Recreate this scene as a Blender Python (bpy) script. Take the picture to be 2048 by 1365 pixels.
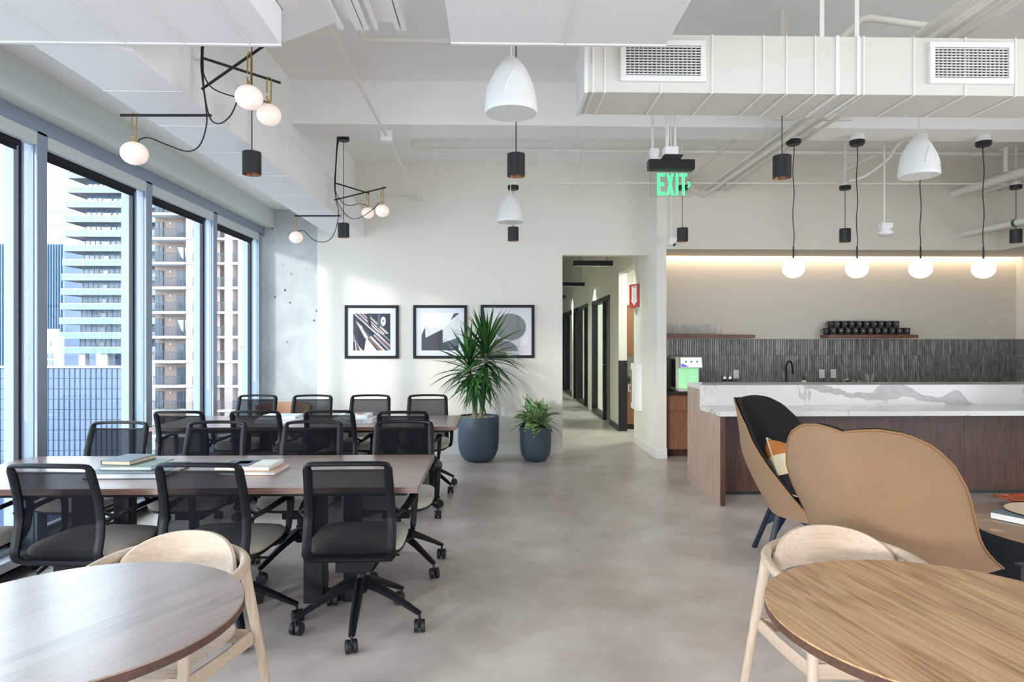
import bpy, math, random
from math import sin, cos, pi, radians, sqrt, atan2
from mathutils import Vector, Matrix

random.seed(7)
scene = bpy.context.scene
for o in list(bpy.data.objects):
    bpy.data.objects.remove(o, do_unlink=True)
COL = scene.collection

# ------------------------------------------------------------------ camera
cam_data = bpy.data.cameras.new('camera')
cam_data.sensor_fit = 'HORIZONTAL'
cam_data.sensor_width = 36.0
cam_data.lens = 36.0 * 1325.0 / 2048.0
cam_data.clip_start = 0.05
cam_data.clip_end = 2000
cam = bpy.data.objects.new('camera', cam_data)
cam.location = (0, 0, 1.45)
cam.rotation_euler = (radians(90), 0, -math.atan(34 / 1325.0))
COL.objects.link(cam)
scene.camera = cam

# ------------------------------------------------------------------ sky, sun, exposure
world = bpy.data.worlds.new('overcast_sky')
scene.world = world
world.use_nodes = True
bg = world.node_tree.nodes['Background']
bg.inputs['Color'].default_value = (0.86, 0.93, 1.0, 1)
bg.inputs['Strength'].default_value = 3.6
sun = bpy.data.lights.new('hazy_sun', 'SUN')
sun.energy = 1.5
sun.angle = radians(5)
sun.color = (1.0, 0.91, 0.82)
sun_o = bpy.data.objects.new('hazy_sun', sun)
sun_o.rotation_euler = Vector((0.54, 0.80, -0.175)).to_track_quat('-Z', 'Y').to_euler()
COL.objects.link(sun_o)
def sky_portal(name, loc, rot, sx, sy):
    """Cycles light portal in a wall opening: emits nothing itself, only tells the sampler where sky light enters."""
    d = bpy.data.lights.new(name, 'AREA')
    d.shape = 'RECTANGLE'; d.size = sx; d.size_y = sy
    d.cycles.is_portal = True
    o = bpy.data.objects.new(name, d)
    o.location = loc; o.rotation_euler = rot
    COL.objects.link(o)
sky_portal('sky_portal_side', (-3.2, 1.95, 1.5), (0, radians(-90), 0), 2.8, 13.0)
sky_portal('sky_portal_rear', (-0.9, -4.6, 1.2), (radians(90), 0, 0), 4.6, 2.3)
vs = scene.view_settings
vs.view_transform = 'Standard'
vs.look = 'None'
vs.exposure = 1.18
vs.gamma = 1.0
vs.use_curve_mapping = False
cy = scene.cycles
cy.use_denoising = True
cy.max_bounces = 9
cy.diffuse_bounces = 6
cy.glossy_bounces = 4
cy.transparent_max_bounces = 24
cy.transmission_bounces = 6
cy.caustics_reflective = False
cy.caustics_refractive = False
cy.sample_clamp_indirect = 6.0
cy.adaptive_threshold = 0.02

# ------------------------------------------------------------------ materials
def lin(h):
    h = h.lstrip('#')
    v = [int(h[i:i + 2], 16) / 255 for i in (0, 2, 4)]
    return tuple((c / 12.92 if c <= 0.04045 else ((c + 0.055) / 1.055) ** 2.4) for c in v) + (1,)

def mix_node(nt, a, b, fac, mode='MIX'):
    n = nt.nodes.new('ShaderNodeMix')
    n.data_type = 'RGBA'
    n.blend_type = mode
    for sock, v in (('A', a), ('B', b)):
        s = [i for i in n.inputs if i.name == sock and i.type == 'RGBA'][0]
        if isinstance(v, tuple): s.default_value = v
        else: nt.links.new(v, s)
    f = n.inputs[0]
    if isinstance(fac, (int, float)): f.default_value = fac
    else: nt.links.new(fac, f)
    return [o for o in n.outputs if o.type == 'RGBA'][0]

def noise(nt, scale, detail=4, rough=0.55, vec=None, stretch=None, dist=0.0):
    n = nt.nodes.new('ShaderNodeTexNoise')
    n.inputs['Scale'].default_value = scale
    n.inputs['Detail'].default_value = detail
    n.inputs['Roughness'].default_value = rough
    n.inputs['Distortion'].default_value = dist
    if vec is None:
        tc = nt.nodes.new('ShaderNodeTexCoord')
        vec = tc.outputs['Object']
    if stretch:
        m = nt.nodes.new('ShaderNodeMapping')
        m.inputs['Scale'].default_value = stretch
        nt.links.new(vec, m.inputs['Vector'])
        vec = m.outputs['Vector']
    nt.links.new(vec, n.inputs['Vector'])
    return n.outputs['Fac']

def ramp(nt, fac, stops):
    r = nt.nodes.new('ShaderNodeValToRGB')
    el = r.color_ramp.elements
    while len(el) < len(stops): el.new(0.5)
    for e, (p, c) in zip(el, stops):
        e.position = p
        e.color = c if isinstance(c, tuple) else (c, c, c, 1)
    nt.links.new(fac, r.inputs['Fac'])
    return r.outputs['Color']

MATS = {}
def M(name, col, rough=0.5, metal=0.0, var=None, bump=None, emit=None, alpha=None, spec=0.5, coat=0.0, stretch=None, sheen=0.0):
    m = bpy.data.materials.new(name)
    m.use_nodes = True
    nt = m.node_tree
    b = nt.nodes['Principled BSDF']
    c = lin(col) if isinstance(col, str) else tuple(col) + (1,)
    b.inputs['Base Color'].default_value = c
    b.inputs['Roughness'].default_value = rough
    b.inputs['Metallic'].default_value = metal
    b.inputs['Specular IOR Level'].default_value = spec
    b.inputs['Coat Weight'].default_value = coat
    b.inputs['Sheen Weight'].default_value = sheen
    if var:
        f = noise(nt, var[0], 5, 0.6, stretch=stretch)
        d = tuple(x * (1 - var[1]) for x in c[:3]) + (1,)
        l = tuple(min(1, x * (1 + var[1])) for x in c[:3]) + (1,)
        nt.links.new(ramp(nt, f, [(0.3, d), (0.7, l)]), b.inputs['Base Color'])
    if bump:
        f = noise(nt, bump[0], 3, 0.6, stretch=stretch)
        bn = nt.nodes.new('ShaderNodeBump')
        bn.inputs['Strength'].default_value = bump[1]
        bn.inputs['Distance'].default_value = bump[2] if len(bump) > 2 else 0.002
        nt.links.new(f, bn.inputs['Height'])
        nt.links.new(bn.outputs['Normal'], b.inputs['Normal'])
    if emit:
        b.inputs['Emission Color'].default_value = lin(emit[0]) if isinstance(emit[0], str) else tuple(emit[0]) + (1,)
        b.inputs['Emission Strength'].default_value = emit[1]
    if alpha is not None:
        b.inputs['Alpha'].default_value = alpha
    MATS[name] = m
    return m

def wood(name, dark, mid, light, rough=0.42, axis=0, scale=1.0, coarse=3.0, random_tone=0.0, coat=0.0, figure=0.5):
    """Grain that runs along one object axis, with wavy figure and fine pores."""
    m = bpy.data.materials.new(name)
    m.use_nodes = True
    nt = m.node_tree
    b = nt.nodes['Principled BSDF']
    tc = nt.nodes.new('ShaderNodeTexCoord')
    oi = nt.nodes.new('ShaderNodeObjectInfo')
    add = nt.nodes.new('ShaderNodeVectorMath'); add.operation = 'ADD'
    sc = nt.nodes.new('ShaderNodeVectorMath'); sc.operation = 'SCALE'
    sc.inputs[0].default_value = (7.3, 5.1, 3.7)
    nt.links.new(oi.outputs['Random'], sc.inputs['Scale'])
    nt.links.new(tc.outputs['Object'], add.inputs[0])
    nt.links.new(sc.outputs['Vector'], add.inputs[1])
    v = add.outputs['Vector']
    st = [2.6 * scale] * 3
    st[axis] = 0.42 * scale
    figure_n = noise(nt, coarse, 2, 0.45, v, tuple(st), 0.35)
    w = nt.nodes.new('ShaderNodeMath'); w.operation = 'SINE'
    mu = nt.nodes.new('ShaderNodeMath'); mu.operation = 'MULTIPLY'; mu.inputs[1].default_value = 26.0
    nt.links.new(figure_n, mu.inputs[0]); nt.links.new(mu.outputs[0], w.inputs[0])
    st2 = [60.0 * scale] * 3
    st2[axis] = 2.0 * scale
    fine = noise(nt, 2.0, 4, 0.6, v, tuple(st2))
    sm = nt.nodes.new('ShaderNodeMath'); sm.operation = 'MULTIPLY_ADD'
    sm.inputs[1].default_value = 0.16 * figure
    nt.links.new(w.outputs[0], sm.inputs[0]); nt.links.new(fine, sm.inputs[2])
    col = ramp(nt, sm.outputs[0], [(0.28, lin(dark)), (0.5, lin(mid)), (0.74, lin(light))])
    if random_tone:
        hs = nt.nodes.new('ShaderNodeHueSaturation')
        mr = nt.nodes.new('ShaderNodeMapRange')
        mr.inputs['To Min'].default_value = 1 - random_tone
        mr.inputs['To Max'].default_value = 1 + random_tone
        nt.links.new(oi.outputs['Random'], mr.inputs['Value'])
        nt.links.new(mr.outputs['Result'], hs.inputs['Value'])
        nt.links.new(col, hs.inputs['Color'])
        col = hs.outputs['Color']
    nt.links.new(col, b.inputs['Base Color'])
    b.inputs['Roughness'].default_value = rough
    b.inputs['Coat Weight'].default_value = coat
    b.inputs['Coat Roughness'].default_value = 0.28
    bn = nt.nodes.new('ShaderNodeBump')
    bn.inputs['Strength'].default_value = 0.12
    bn.inputs['Distance'].default_value = 0.001
    nt.links.new(fine, bn.inputs['Height'])
    nt.links.new(bn.outputs['Normal'], b.inputs['Normal'])
    MATS[name] = m
    return m

def clear_glass(name, tint, reflect=0.5, rough=0.0):
    """Thin pane: lets light through and mirrors a little by angle."""
    m = bpy.data.materials.new(name)
    m.use_nodes = True
    nt = m.node_tree
    nt.nodes.clear()
    out = nt.nodes.new('ShaderNodeOutputMaterial')
    t = nt.nodes.new('ShaderNodeBsdfTransparent'); t.inputs['Color'].default_value = tuple(tint) + (1,)
    g = nt.nodes.new('ShaderNodeBsdfGlossy'); g.inputs['Roughness'].default_value = rough
    g.inputs['Color'].default_value = (0.9, 0.95, 1, 1)
    fr = nt.nodes.new('ShaderNodeFresnel'); fr.inputs['IOR'].default_value = 1.45
    mu = nt.nodes.new('ShaderNodeMath'); mu.operation = 'MULTIPLY'; mu.inputs[1].default_value = reflect
    nt.links.new(fr.outputs[0], mu.inputs[0])
    mx = nt.nodes.new('ShaderNodeMixShader')
    nt.links.new(mu.outputs[0], mx.inputs[0])
    nt.links.new(t.outputs[0], mx.inputs[1]); nt.links.new(g.outputs[0], mx.inputs[2])
    nt.links.new(mx.outputs[0], out.inputs['Surface'])
    MATS[name] = m
    return m

M('wall_paint', '#e2ded4', 0.85, var=(1.5, 0.012), bump=(180, 0.08))
M('ceiling_paint', '#f4f3f0', 0.9, var=(2.0, 0.015), bump=(60, 0.15))
M('soffit_paint', '#d6dbd6', 0.85, var=(1.5, 0.01))
M('duct_paint_shaded', '#d8d4cb', 0.75, bump=(90, 0.05))  # white paint darkened: shade on the duct's front face put into the colour
M('panel_paint', '#eeeded', 0.75, bump=(90, 0.05))
M('bulkhead_paint_shaded', '#d9d2c6', 0.85, var=(1.5, 0.012), bump=(180, 0.08))  # same paint toned beige: shade on bulkhead and kitchen wall mixed in
M('pipe_paint', '#e6e2da', 0.6)
M('trim_paint', '#e8e7e4', 0.5)
M('white_plastic', '#e9e9e8', 0.45)
M('grille_metal', '#d9d7d2', 0.5)
M('duct_dark', '#1a1916', 0.9)
M('mullion', '#8d99a8', 0.45, metal=0.25)
M('mullion_side', '#8496ad', 0.5)
M('blind_fascia', '#c3c7c6', 0.55)
M('blind_fabric', '#0d1018', 0.9)
M('fin_metal', '#939ead', 0.5)
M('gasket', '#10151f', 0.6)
M('sill_metal', '#c5cad0', 0.4, metal=0.3)
M('black_plastic', '#17181c', 0.42)
M('black_metal', '#121315', 0.4, metal=0.3)
M('chair_black', '#0a0c12', 0.45, spec=0.25)
M('caster_black', '#121317', 0.5)
M('seat_fabric', '#b3aca0', 0.95, bump=(900, 0.3, 0.001), sheen=0.2)
M('pot_glaze', '#41505e', 0.55, var=(3, 0.06), bump=(40, 0.05))
M('pebbles', '#b9b4aa', 0.9, var=(60, 0.3), bump=(60, 1.0, 0.01))
M('soil', '#6b5e52', 0.95, var=(60, 0.4), bump=(60, 1.0, 0.01))
M('stem_bark', '#8a7a63', 0.9, var=(30, 0.2))
M('dead_leaf', '#9a6a3a', 0.7)
M('brass', '#b39a63', 0.32, metal=0.9)
M('cord_black', '#0c0c0d', 0.6)
M('tan_fabric', '#8f7156', 0.95, var=(200, 0.26), bump=(700, 0.35, 0.001), stretch=(1, 1, 5))
M('tan_piping', '#8c6744', 0.8)
M('black_fabric', '#0f100e', 0.97, bump=(800, 0.3, 0.001))
M('navy_metal', '#141d2e', 0.4)
M('cushion_cream', '#c7b89c', 0.95, bump=(500, 0.4, 0.001))
M('cushion_rust', '#a5662f', 0.95, bump=(500, 0.4, 0.001))
M('cushion_black', '#14141a', 0.95, bump=(500, 0.4, 0.001))
M('rug', '#8b9494', 0.98, var=(40, 0.2), bump=(300, 0.8, 0.004))
M('coffee_top', '#8f745c', 0.35, var=(2.5, 0.12), coat=0.2)
M('coffee_side', '#10131b', 0.5, var=(3, 0.25))
M('tray_gloss', '#d2bb9f', 0.35)
M('rust_bowl', '#8a3a1c', 0.45, var=(12, 0.35))
M('terracotta_fabric', '#a37c66', 0.95, bump=(500, 0.3, 0.001))
M('terracotta_leg', '#9a5a40', 0.6)
M('paper_white', '#e8eaee', 0.8)
M('paper_cream', '#d9cbb0', 0.85)
M('frame_black', '#0a0b10', 0.45, spec=0.3)
M('mat_board', '#e4e7ee', 0.8)
M('art_navy', '#262b3a', 0.6)
M('art_pale', '#d7dad6', 0.6, var=(30, 0.06))
M('art_grey', '#7d817c', 0.6, var=(14, 0.12))
M('art_taupe', '#9a8a7c', 0.6)
M('art_brown', '#3b2c28', 0.6)
M('art_rust', '#a2604a', 0.6)
M('art_white', '#ece9e8', 0.6)
M('art_slate', '#585f6e', 0.6)
M('counter_dark', '#2c2a28', 0.35, var=(50, 0.2))
M('tile_glaze', '#84837c', 0.25, var=(24, 0.5), bump=(70, 0.6, 0.004), stretch=(1, 1, 0.35))
M('grout', '#9a948b', 0.95)
M('mug_glaze', '#322d2c', 0.45)
M('mug_heart', '#d8cfc6', 0.6)
M('foil_gold', '#c79a5e', 0.25, metal=0.7)
M('stick_wood', '#d9cbb8', 0.8)
M('chrome', '#c9c9c9', 0.12, metal=1.0)
M('sign_red', '#b8202b', 0.4)
M('sign_white', '#f0eeee', 0.5)
M('sign_letter', '#7d1a22', 0.5)
M('exit_green', '#2bd66b', 0.4, emit=((0.10, 0.9, 0.28), 0.55))
M('exit_housing', '#141414', 0.4)
M('screen', '#dfe9f5', 0.3, emit=((0.72, 0.86, 1.0), 0.30))
M('screen_blue', '#5a4fd0', 0.3, emit=((0.2, 0.18, 0.8), 0.25))
M('dispenser_glow', '#c3ecc8', 0.4, emit=((0.22, 0.95, 0.34), 0.16))
M('dispenser_body', '#e3dfd6', 0.45)
M('globe_warm', '#f1ddd2', 0.25, emit=((1.0, 0.80, 0.70), 0.16), coat=0.3)
M('globe_bar', '#fff6ea', 0.3, emit=((1.0, 0.90, 0.76), 2.2))
M('led_warm', '#ffe2b8', 0.5, emit=((1.0, 0.80, 0.56), 8.0))
M('linear_lens', '#ffffff', 0.5, emit=((0.84, 1.0, 0.93), 80.0))
M('office_fill_lens', '#ffffff', 0.5, emit=((0.84, 1.0, 0.93), 110.0))  # glow of the added lamps in the side rooms
M('copper_inner', '#7a5238', 0.4, metal=0.6)
M('glass_door_frame', '#0d0e10', 0.45)
M('wood_orange', '#8a5a3c', 0.5, var=(6, 0.12), stretch=(6, 6, 0.6))
wood('walnut_plank', '#5a3d32', '#7d5a4c', '#977262', 0.28, 0, 1.0, 3.0, 0.08, 1.0, 0.5)
wood('walnut_round', '#7a675c', '#8f7b6f', '#9d8a7e', 0.28, 0, 1.0, 1.7, 0, 1.0, 0.8)
wood('oak_round', '#8a6645', '#b08a65', '#c4a07c', 0.42, 0, 1.0, 4.5, 0, 0.0, 0.55)
wood('walnut_edge', '#41291f', '#523629', '#5f4234', 0.4, 0, 0.6)
wood('ash', '#b09a86', '#bca793', '#c6b29f', 0.5, 0, 0.7, 1.4, 0.02, 0, 0.2)
wood('ash_upright', '#b09a86', '#bda894', '#c8b4a1', 0.5, 2, 0.8, 2.0, 0.02, 0, 0.3)
wood('walnut_panel', '#2f1a13', '#4c2d22', '#5d3a2d', 0.45, 2, 1.2, 3.0, 0.05, 0, 0.4)
wood('walnut_grey', '#8a7264', '#a38a7b', '#b39b8c', 0.45, 2, 1.4, 3.0, 0.03, 0, 0.3)
wood('cabinet_wood', '#6e4631', '#8b5d44', '#9c6d52', 0.45, 2, 1.4, 3.0, 0.05, 0, 0.3)
wood('shelf_wood', '#4f2a1c', '#6e3f2c', '#86523b', 0.4, 0, 1.2, 3.0, 0.03, 0, 0.4)
clear_glass('window_glass', (0.80, 0.84, 0.86), 0.12)
clear_glass('interior_glass', (0.90, 0.94, 0.92), 0.3)
clear_glass('tumbler_glass', (0.975, 0.97, 0.96), 0.35, 0.05)
clear_glass('sign_glass', (0.92, 0.97, 0.94), 0.6)

def build_floor_material():
    m = M('floor_concrete', '#98928c', 0.3)
    nt = m.node_tree
    b = nt.nodes['Principled BSDF']
    big = noise(nt, 0.55, 5, 0.55, dist=0.3)
    mid = noise(nt, 2.6, 6, 0.6)
    c1 = ramp(nt, big, [(0.28, lin("#a89b91")), (0.5, lin("#bdb2aa")), (0.72, lin("#d0c7c0"))])
    c2 = ramp(nt, mid, [(0.36, lin('#a89b92')), (0.64, lin('#dad1ca'))])
    c = mix_node(nt, c1, c2, 0.45)
    nt.links.new(c, b.inputs['Base Color'])
    r = ramp(nt, mid, [(0.3, 0.285), (0.7, 0.33)])
    nt.links.new(r, b.inputs['Roughness'])
build_floor_material()

def build_concrete_material():
    m = M('column_concrete', '#a7a9a8', 0.85)
    nt = m.node_tree
    b = nt.nodes['Principled BSDF']
    big = noise(nt, 1.6, 7, 0.65, dist=0.5)
    c1 = ramp(nt, big, [(0.3, lin('#a3a6a5')), (0.55, lin('#bcbfbe')), (0.75, lin('#cbcdcc'))])
    v = nt.nodes.new('ShaderNodeTexVoronoi')
    v.inputs['Scale'].default_value = 9
    tc = nt.nodes.new('ShaderNodeTexCoord')
    nt.links.new(tc.outputs['Object'], v.inputs['Vector'])
    holes = ramp(nt, v.outputs['Distance'], [(0.11, 0.0), (0.15, 1.0)])
    gate = ramp(nt, noise(nt, 2.6, 2), [(0.5, 1.0), (0.58, 0.0)])
    keep = mix_node(nt, holes, (1, 1, 1, 1), gate)
    c = mix_node(nt, lin('#4a4d4e'), c1, keep)
    nt.links.new(c, b.inputs['Base Color'])
    bn = nt.nodes.new('ShaderNodeBump')
    bn.inputs['Distance'].default_value = 0.006
    bn.inputs['Strength'].default_value = 0.5
    nt.links.new(keep, bn.inputs['Height'])
    nt.links.new(bn.outputs['Normal'], b.inputs['Normal'])
build_concrete_material()

def build_quartz_material():
    """White stone with one broad smoky vein and thin branching ones (a printed slab pattern in object space, metres)."""
    m = M('quartz', '#e4e1de', 0.16)
    nt = m.node_tree
    b = nt.nodes['Principled BSDF']
    tc = nt.nodes.new('ShaderNodeTexCoord')
    sep = nt.nodes.new('ShaderNodeSeparateXYZ')
    nt.links.new(tc.outputs['Object'], sep.inputs[0])
    def curve(pts, lo, hi, x0, x1):
        mr = nt.nodes.new('ShaderNodeMapRange')
        mr.inputs['From Min'].default_value = x0
        mr.inputs['From Max'].default_value = x1
        nt.links.new(sep.outputs['X'], mr.inputs['Value'])
        fc = nt.nodes.new('ShaderNodeFloatCurve')
        cu = fc.mapping.curves[0]
        for i, (px, py) in enumerate(pts):
            q = ((px - x0) / (x1 - x0), (py - lo) / (hi - lo))
            if i == 0: cu.points[0].location = q
            elif i == len(pts) - 1: cu.points[-1].location = q
            else: cu.points.new(*q)
        fc.mapping.update()
        nt.links.new(mr.outputs['Result'], fc.inputs['Value'])
        o = nt.nodes.new('ShaderNodeMapRange')
        o.inputs['To Min'].default_value = lo
        o.inputs['To Max'].default_value = hi
        nt.links.new(fc.outputs['Value'], o.inputs['Value'])
        return o.outputs['Result']
    # height profile: the slab surface unrolled so that the vein runs across front face and ledge
    ysum = nt.nodes.new('ShaderNodeMath'); ysum.operation = 'ADD'
    nt.links.new(sep.outputs['Y'], ysum.inputs[0]); nt.links.new(sep.outputs['Z'], ysum.inputs[1])
    wob = noise(nt, 7, 5, 0.6)
    wobm = nt.nodes.new('ShaderNodeMath'); wobm.operation = 'MULTIPLY_ADD'
    wobm.inputs[1].default_value = 0.10; wobm.inputs[2].default_value = -0.05
    nt.links.new(wob, wobm.inputs[0])
    h = nt.nodes.new('ShaderNodeMath'); h.operation = 'ADD'
    nt.links.new(ysum.outputs[0], h.inputs[0]); nt.links.new(wobm.outputs[0], h.inputs[1])
    X0, X1 = 1.0, 2.7
    cen = curve([(1.0, .19), (1.18, .17), (1.35, .12), (1.6, .085), (1.75, .12), (1.9, .145), (2.05, .11), (2.25, .05), (2.42, .05), (2.5, .06), (2.6, .03), (2.7, .02)], -.05, .25, X0, X1)
    wid = curve([(1.0, .004), (1.15, .045), (1.28, .03), (1.5, .028), (1.7, .045), (1.82, .085), (1.95, .07), (2.2, .03), (2.35, .03), (2.45, .075), (2.55, .055), (2.65, .01), (2.7, 0.0)], 0, .1, X0, X1)
    d = nt.nodes.new('ShaderNodeMath'); d.operation = 'SUBTRACT'
    nt.links.new(h.outputs[0], d.inputs[0]); nt.links.new(cen, d.inputs[1])
    ab = nt.nodes.new('ShaderNodeMath'); ab.operation = 'ABSOLUTE'
    nt.links.new(d.outputs[0], ab.inputs[0])
    s = nt.nodes.new('ShaderNodeMath'); s.operation = 'SUBTRACT'
    nt.links.new(wid, s.inputs[0]); nt.links.new(ab.outputs[0], s.inputs[1])
    sm = nt.nodes.new('ShaderNodeMapRange')
    sm.inputs['From Min'].default_value = -0.002; sm.inputs['From Max'].default_value = 0.004
    nt.links.new(s.outputs[0], sm.inputs['Value'])
    inx = nt.nodes.new('ShaderNodeMath'); inx.operation = 'COMPARE'
    inx.inputs[1].default_value = 1.85; inx.inputs[2].default_value = 0.85
    nt.links.new(sep.outputs['X'], inx.inputs[0])
    mm = nt.nodes.new('ShaderNodeMath'); mm.operation = 'MULTIPLY'
    nt.links.new(sm.outputs['Result'], mm.inputs[0]); nt.links.new(inx.outputs[0], mm.inputs[1])
    vein = noise(nt, 1.25, 6, 0.58, dist=0.7)
    va = nt.nodes.new('ShaderNodeMath'); va.operation = 'SUBTRACT'; va.inputs[1].default_value = 0.5
    nt.links.new(vein, va.inputs[0])
    vb = nt.nodes.new('ShaderNodeMath'); vb.operation = 'ABSOLUTE'
    nt.links.new(va.outputs[0], vb.inputs[0])
    thin = ramp(nt, vb.outputs[0], [(0.0, 0.9), (0.012, 0.0)])
    gate = ramp(nt, noise(nt, 1.1, 2), [(0.42, 0.0), (0.52, 1.0)])
    tg = mix_node(nt, thin, gate, 1.0, 'MULTIPLY')
    c = mix_node(nt, lin('#c9c6c3'), lin('#8b8783'), tg)
    smoke = ramp(nt, noise(nt, 14, 4), [(0.3, lin('#8b8681')), (0.7, lin('#a09c97'))])
    c = mix_node(nt, c, smoke, mm.outputs[0])
    nt.links.new(c, b.inputs['Base Color'])
build_quartz_material()

def leaf_material(name, dark, light, rough=0.4, blotch=None):
    m = M(name, dark, rough, spec=0.4)
    nt = m.node_tree
    b = nt.nodes['Principled BSDF']
    oi = nt.nodes.new('ShaderNodeObjectInfo')
    c = mix_node(nt, lin(dark), lin(light), oi.outputs['Random'])
    if blotch:
        f = ramp(nt, noise(nt, 26, 4, 0.6, stretch=(1, 2.2, 1)), [(0.46, 0.0), (0.56, 1.0)])
        c = mix_node(nt, c, lin(blotch), f)
    nt.links.new(c, b.inputs['Base Color'])
leaf_material('dracaena_leaf', '#17381a', '#3c6a2c')
leaf_material('aglaonema_leaf', '#274a22', '#3d6a30', 0.4, '#a3b88c')

# ------------------------------------------------------------------ mesh helpers
def catmull(pts, k=6, closed=False):
    P = [Vector(p) for p in pts]
    n = len(P)
    out = []
    segs = n if closed else n - 1
    for i in range(segs):
        if closed:
            p0, p1, p2, p3 = P[(i - 1) % n], P[i], P[(i + 1) % n], P[(i + 2) % n]
        else:
            p1, p2 = P[i], P[i + 1]
            p0 = P[i - 1] if i > 0 else p1 * 2 - p2
            p3 = P[i + 2] if i + 2 < n else p2 * 2 - p1
        for j in range(k):
            t = j / k
            out.append(0.5 * ((2 * p1) + (p2 - p0) * t + (2 * p0 - 5 * p1 + 4 * p2 - p3) * t * t + (3 * p1 - p0 - 3 * p2 + p3) * t ** 3))
    if not closed: out.append(P[-1].copy())
    return out

def lerp_list(v, n):
    if isinstance(v, (int, float)): return [v] * n
    out = []
    for i in range(n):
        t = i / max(1, n - 1) * (len(v) - 1)
        j = min(int(t), len(v) - 2)
        out.append(v[j] + (v[j + 1] - v[j]) * (t - j))
    return out

class MB:
    def __init__(self): self.v = []; self.f = []; self.m = []
    def add(self, verts, faces, mi=0):
        o = len(self.v)
        self.v += [tuple(x) for x in verts]
        self.f += [tuple(o + i for i in f) for f in faces]
        self.m += [mi] * len(faces)
        return self
    def box(self, x0, x1, y0, y1, z0, z1, mi=0):
        return self.add([(x0, y0, z0), (x1, y0, z0), (x1, y1, z0), (x0, y1, z0), (x0, y0, z1), (x1, y0, z1), (x1, y1, z1), (x0, y1, z1)],
                        [(0, 3, 2, 1), (4, 5, 6, 7), (0, 1, 5, 4), (1, 2, 6, 5), (2, 3, 7, 6), (3, 0, 4, 7)], mi)
    def cyl(self, p0, p1, r0, r1=None, n=16, caps=True, mi=0):
        r1 = r0 if r1 is None else r1
        p0, p1 = Vector(p0), Vector(p1)
        d = (p1 - p0).normalized()
        a = d.orthogonal().normalized(); b = d.cross(a)
        vs = [p0 + (a * cos(2 * pi * i / n) + b * sin(2 * pi * i / n)) * r0 for i in range(n)]
        vs += [p1 + (a * cos(2 * pi * i / n) + b * sin(2 * pi * i / n)) * r1 for i in range(n)]
        fs = [(i, (i + 1) % n, n + (i + 1) % n, n + i) for i in range(n)]
        if caps: fs += [tuple(reversed(range(n))), tuple(range(n, 2 * n))]
        return self.add(vs, fs, mi)
    def sweep(self, pts, a, b=None, up=(0, 0, 1), n=8, caps=True, closed=False, mi=0):
        P = [Vector(p) for p in pts]
        N = len(P)
        A = lerp_list(a, N); B = lerp_list(a if b is None else b, N)
        up = Vector(up); side = None
        vs = []
        for i, p in enumerate(P):
            if closed: t = P[(i + 1) % N] - P[i - 1]
            else: t = P[min(i + 1, N - 1)] - P[max(i - 1, 0)]
            t.normalize()
            s = t.cross(up)
            if s.length < 0.08:
                s = side if side is not None else t.orthogonal()
                s = s - t * s.dot(t)
            s.normalize()
            if side is not None and s.dot(side) < 0: s = -s
            side = s
            nn = s.cross(t).normalized()
            for k in range(n):
                an = 2 * pi * (k + 0.5) / n
                vs.append(p + s * A[i] * cos(an) + nn * B[i] * sin(an))
        fs = []
        rings = N if closed else N - 1
        for i in range(rings):
            j = (i + 1) % N
            for k in range(n):
                fs.append((i * n + k, i * n + (k + 1) % n, j * n + (k + 1) % n, j * n + k))
        if caps and not closed:
            fs += [tuple(reversed(range(n))), tuple(range((N - 1) * n, N * n))]
        return self.add(vs, fs, mi)
    def lathe(self, prof, n=32, c=(0, 0, 0), mi=0, caps=True):
        vs = []
        for r, z in prof:
            for i in range(n):
                an = 2 * pi * i / n
                vs.append((c[0] + r * cos(an), c[1] + r * sin(an), c[2] + z))
        fs = []
        for j in range(len(prof) - 1):
            for i in range(n):
                fs.append((j * n + i, j * n + (i + 1) % n, (j + 1) * n + (i + 1) % n, (j + 1) * n + i))
        if caps and prof[0][0] > 1e-6: fs.append(tuple(reversed(range(n))))
        if caps and prof[-1][0] > 1e-6: fs.append(tuple(range((len(prof) - 1) * n, len(prof) * n)))
        return self.add(vs, fs, mi)
    def prism(self, poly, z0, z1, mi=0, plane='xy'):
        n = len(poly)
        def pt(p, h):
            if plane == 'xy': return (p[0], p[1], h)
            if plane == 'xz': return (p[0], h, p[1])
            return (h, p[0], p[1])
        vs = [pt(p, z0) for p in poly] + [pt(p, z1) for p in poly]
        fs = [tuple(reversed(range(n))), tuple(range(n, 2 * n))]
        fs += [(i, (i + 1) % n, n + (i + 1) % n, n + i) for i in range(n)]
        return self.add(vs, fs, mi)
    def grid(self, rows, closed_u=False, mi=0, flip=False):
        h = len(rows); w = len(rows[0])
        vs = [p for r in rows for p in r]
        fs = []
        for j in range(h - 1):
            for i in range(w if closed_u else w - 1):
                q = (j * w + i, j * w + (i + 1) % w, (j + 1) * w + (i + 1) % w, (j + 1) * w + i)
                fs.append(tuple(reversed(q)) if flip else q)
        return self.add(vs, fs, mi)
    def ball(self, c, rx, ry=None, rz=None, n=24, m=14, mi=0):
        ry = rx if ry is None else ry; rz = rx if rz is None else rz
        vs = [(c[0], c[1], c[2] - rz)]
        for j in range(1, m):
            ph = -pi / 2 + pi * j / m
            for i in range(n):
                an = 2 * pi * i / n
                vs.append((c[0] + rx * cos(ph) * cos(an), c[1] + ry * cos(ph) * sin(an), c[2] + rz * sin(ph)))
        vs.append((c[0], c[1], c[2] + rz))
        fs = [(0, 1 + (i + 1) % n, 1 + i) for i in range(n)]
        for j in range(m - 2):
            for i in range(n):
                a = 1 + j * n
                fs.append((a + i, a + (i + 1) % n, a + n + (i + 1) % n, a + n + i))
        t = len(vs) - 1; a = 1 + (m - 2) * n
        fs += [(t, a + i, a + (i + 1) % n) for i in range(n)]
        return self.add(vs, fs, mi)
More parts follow.
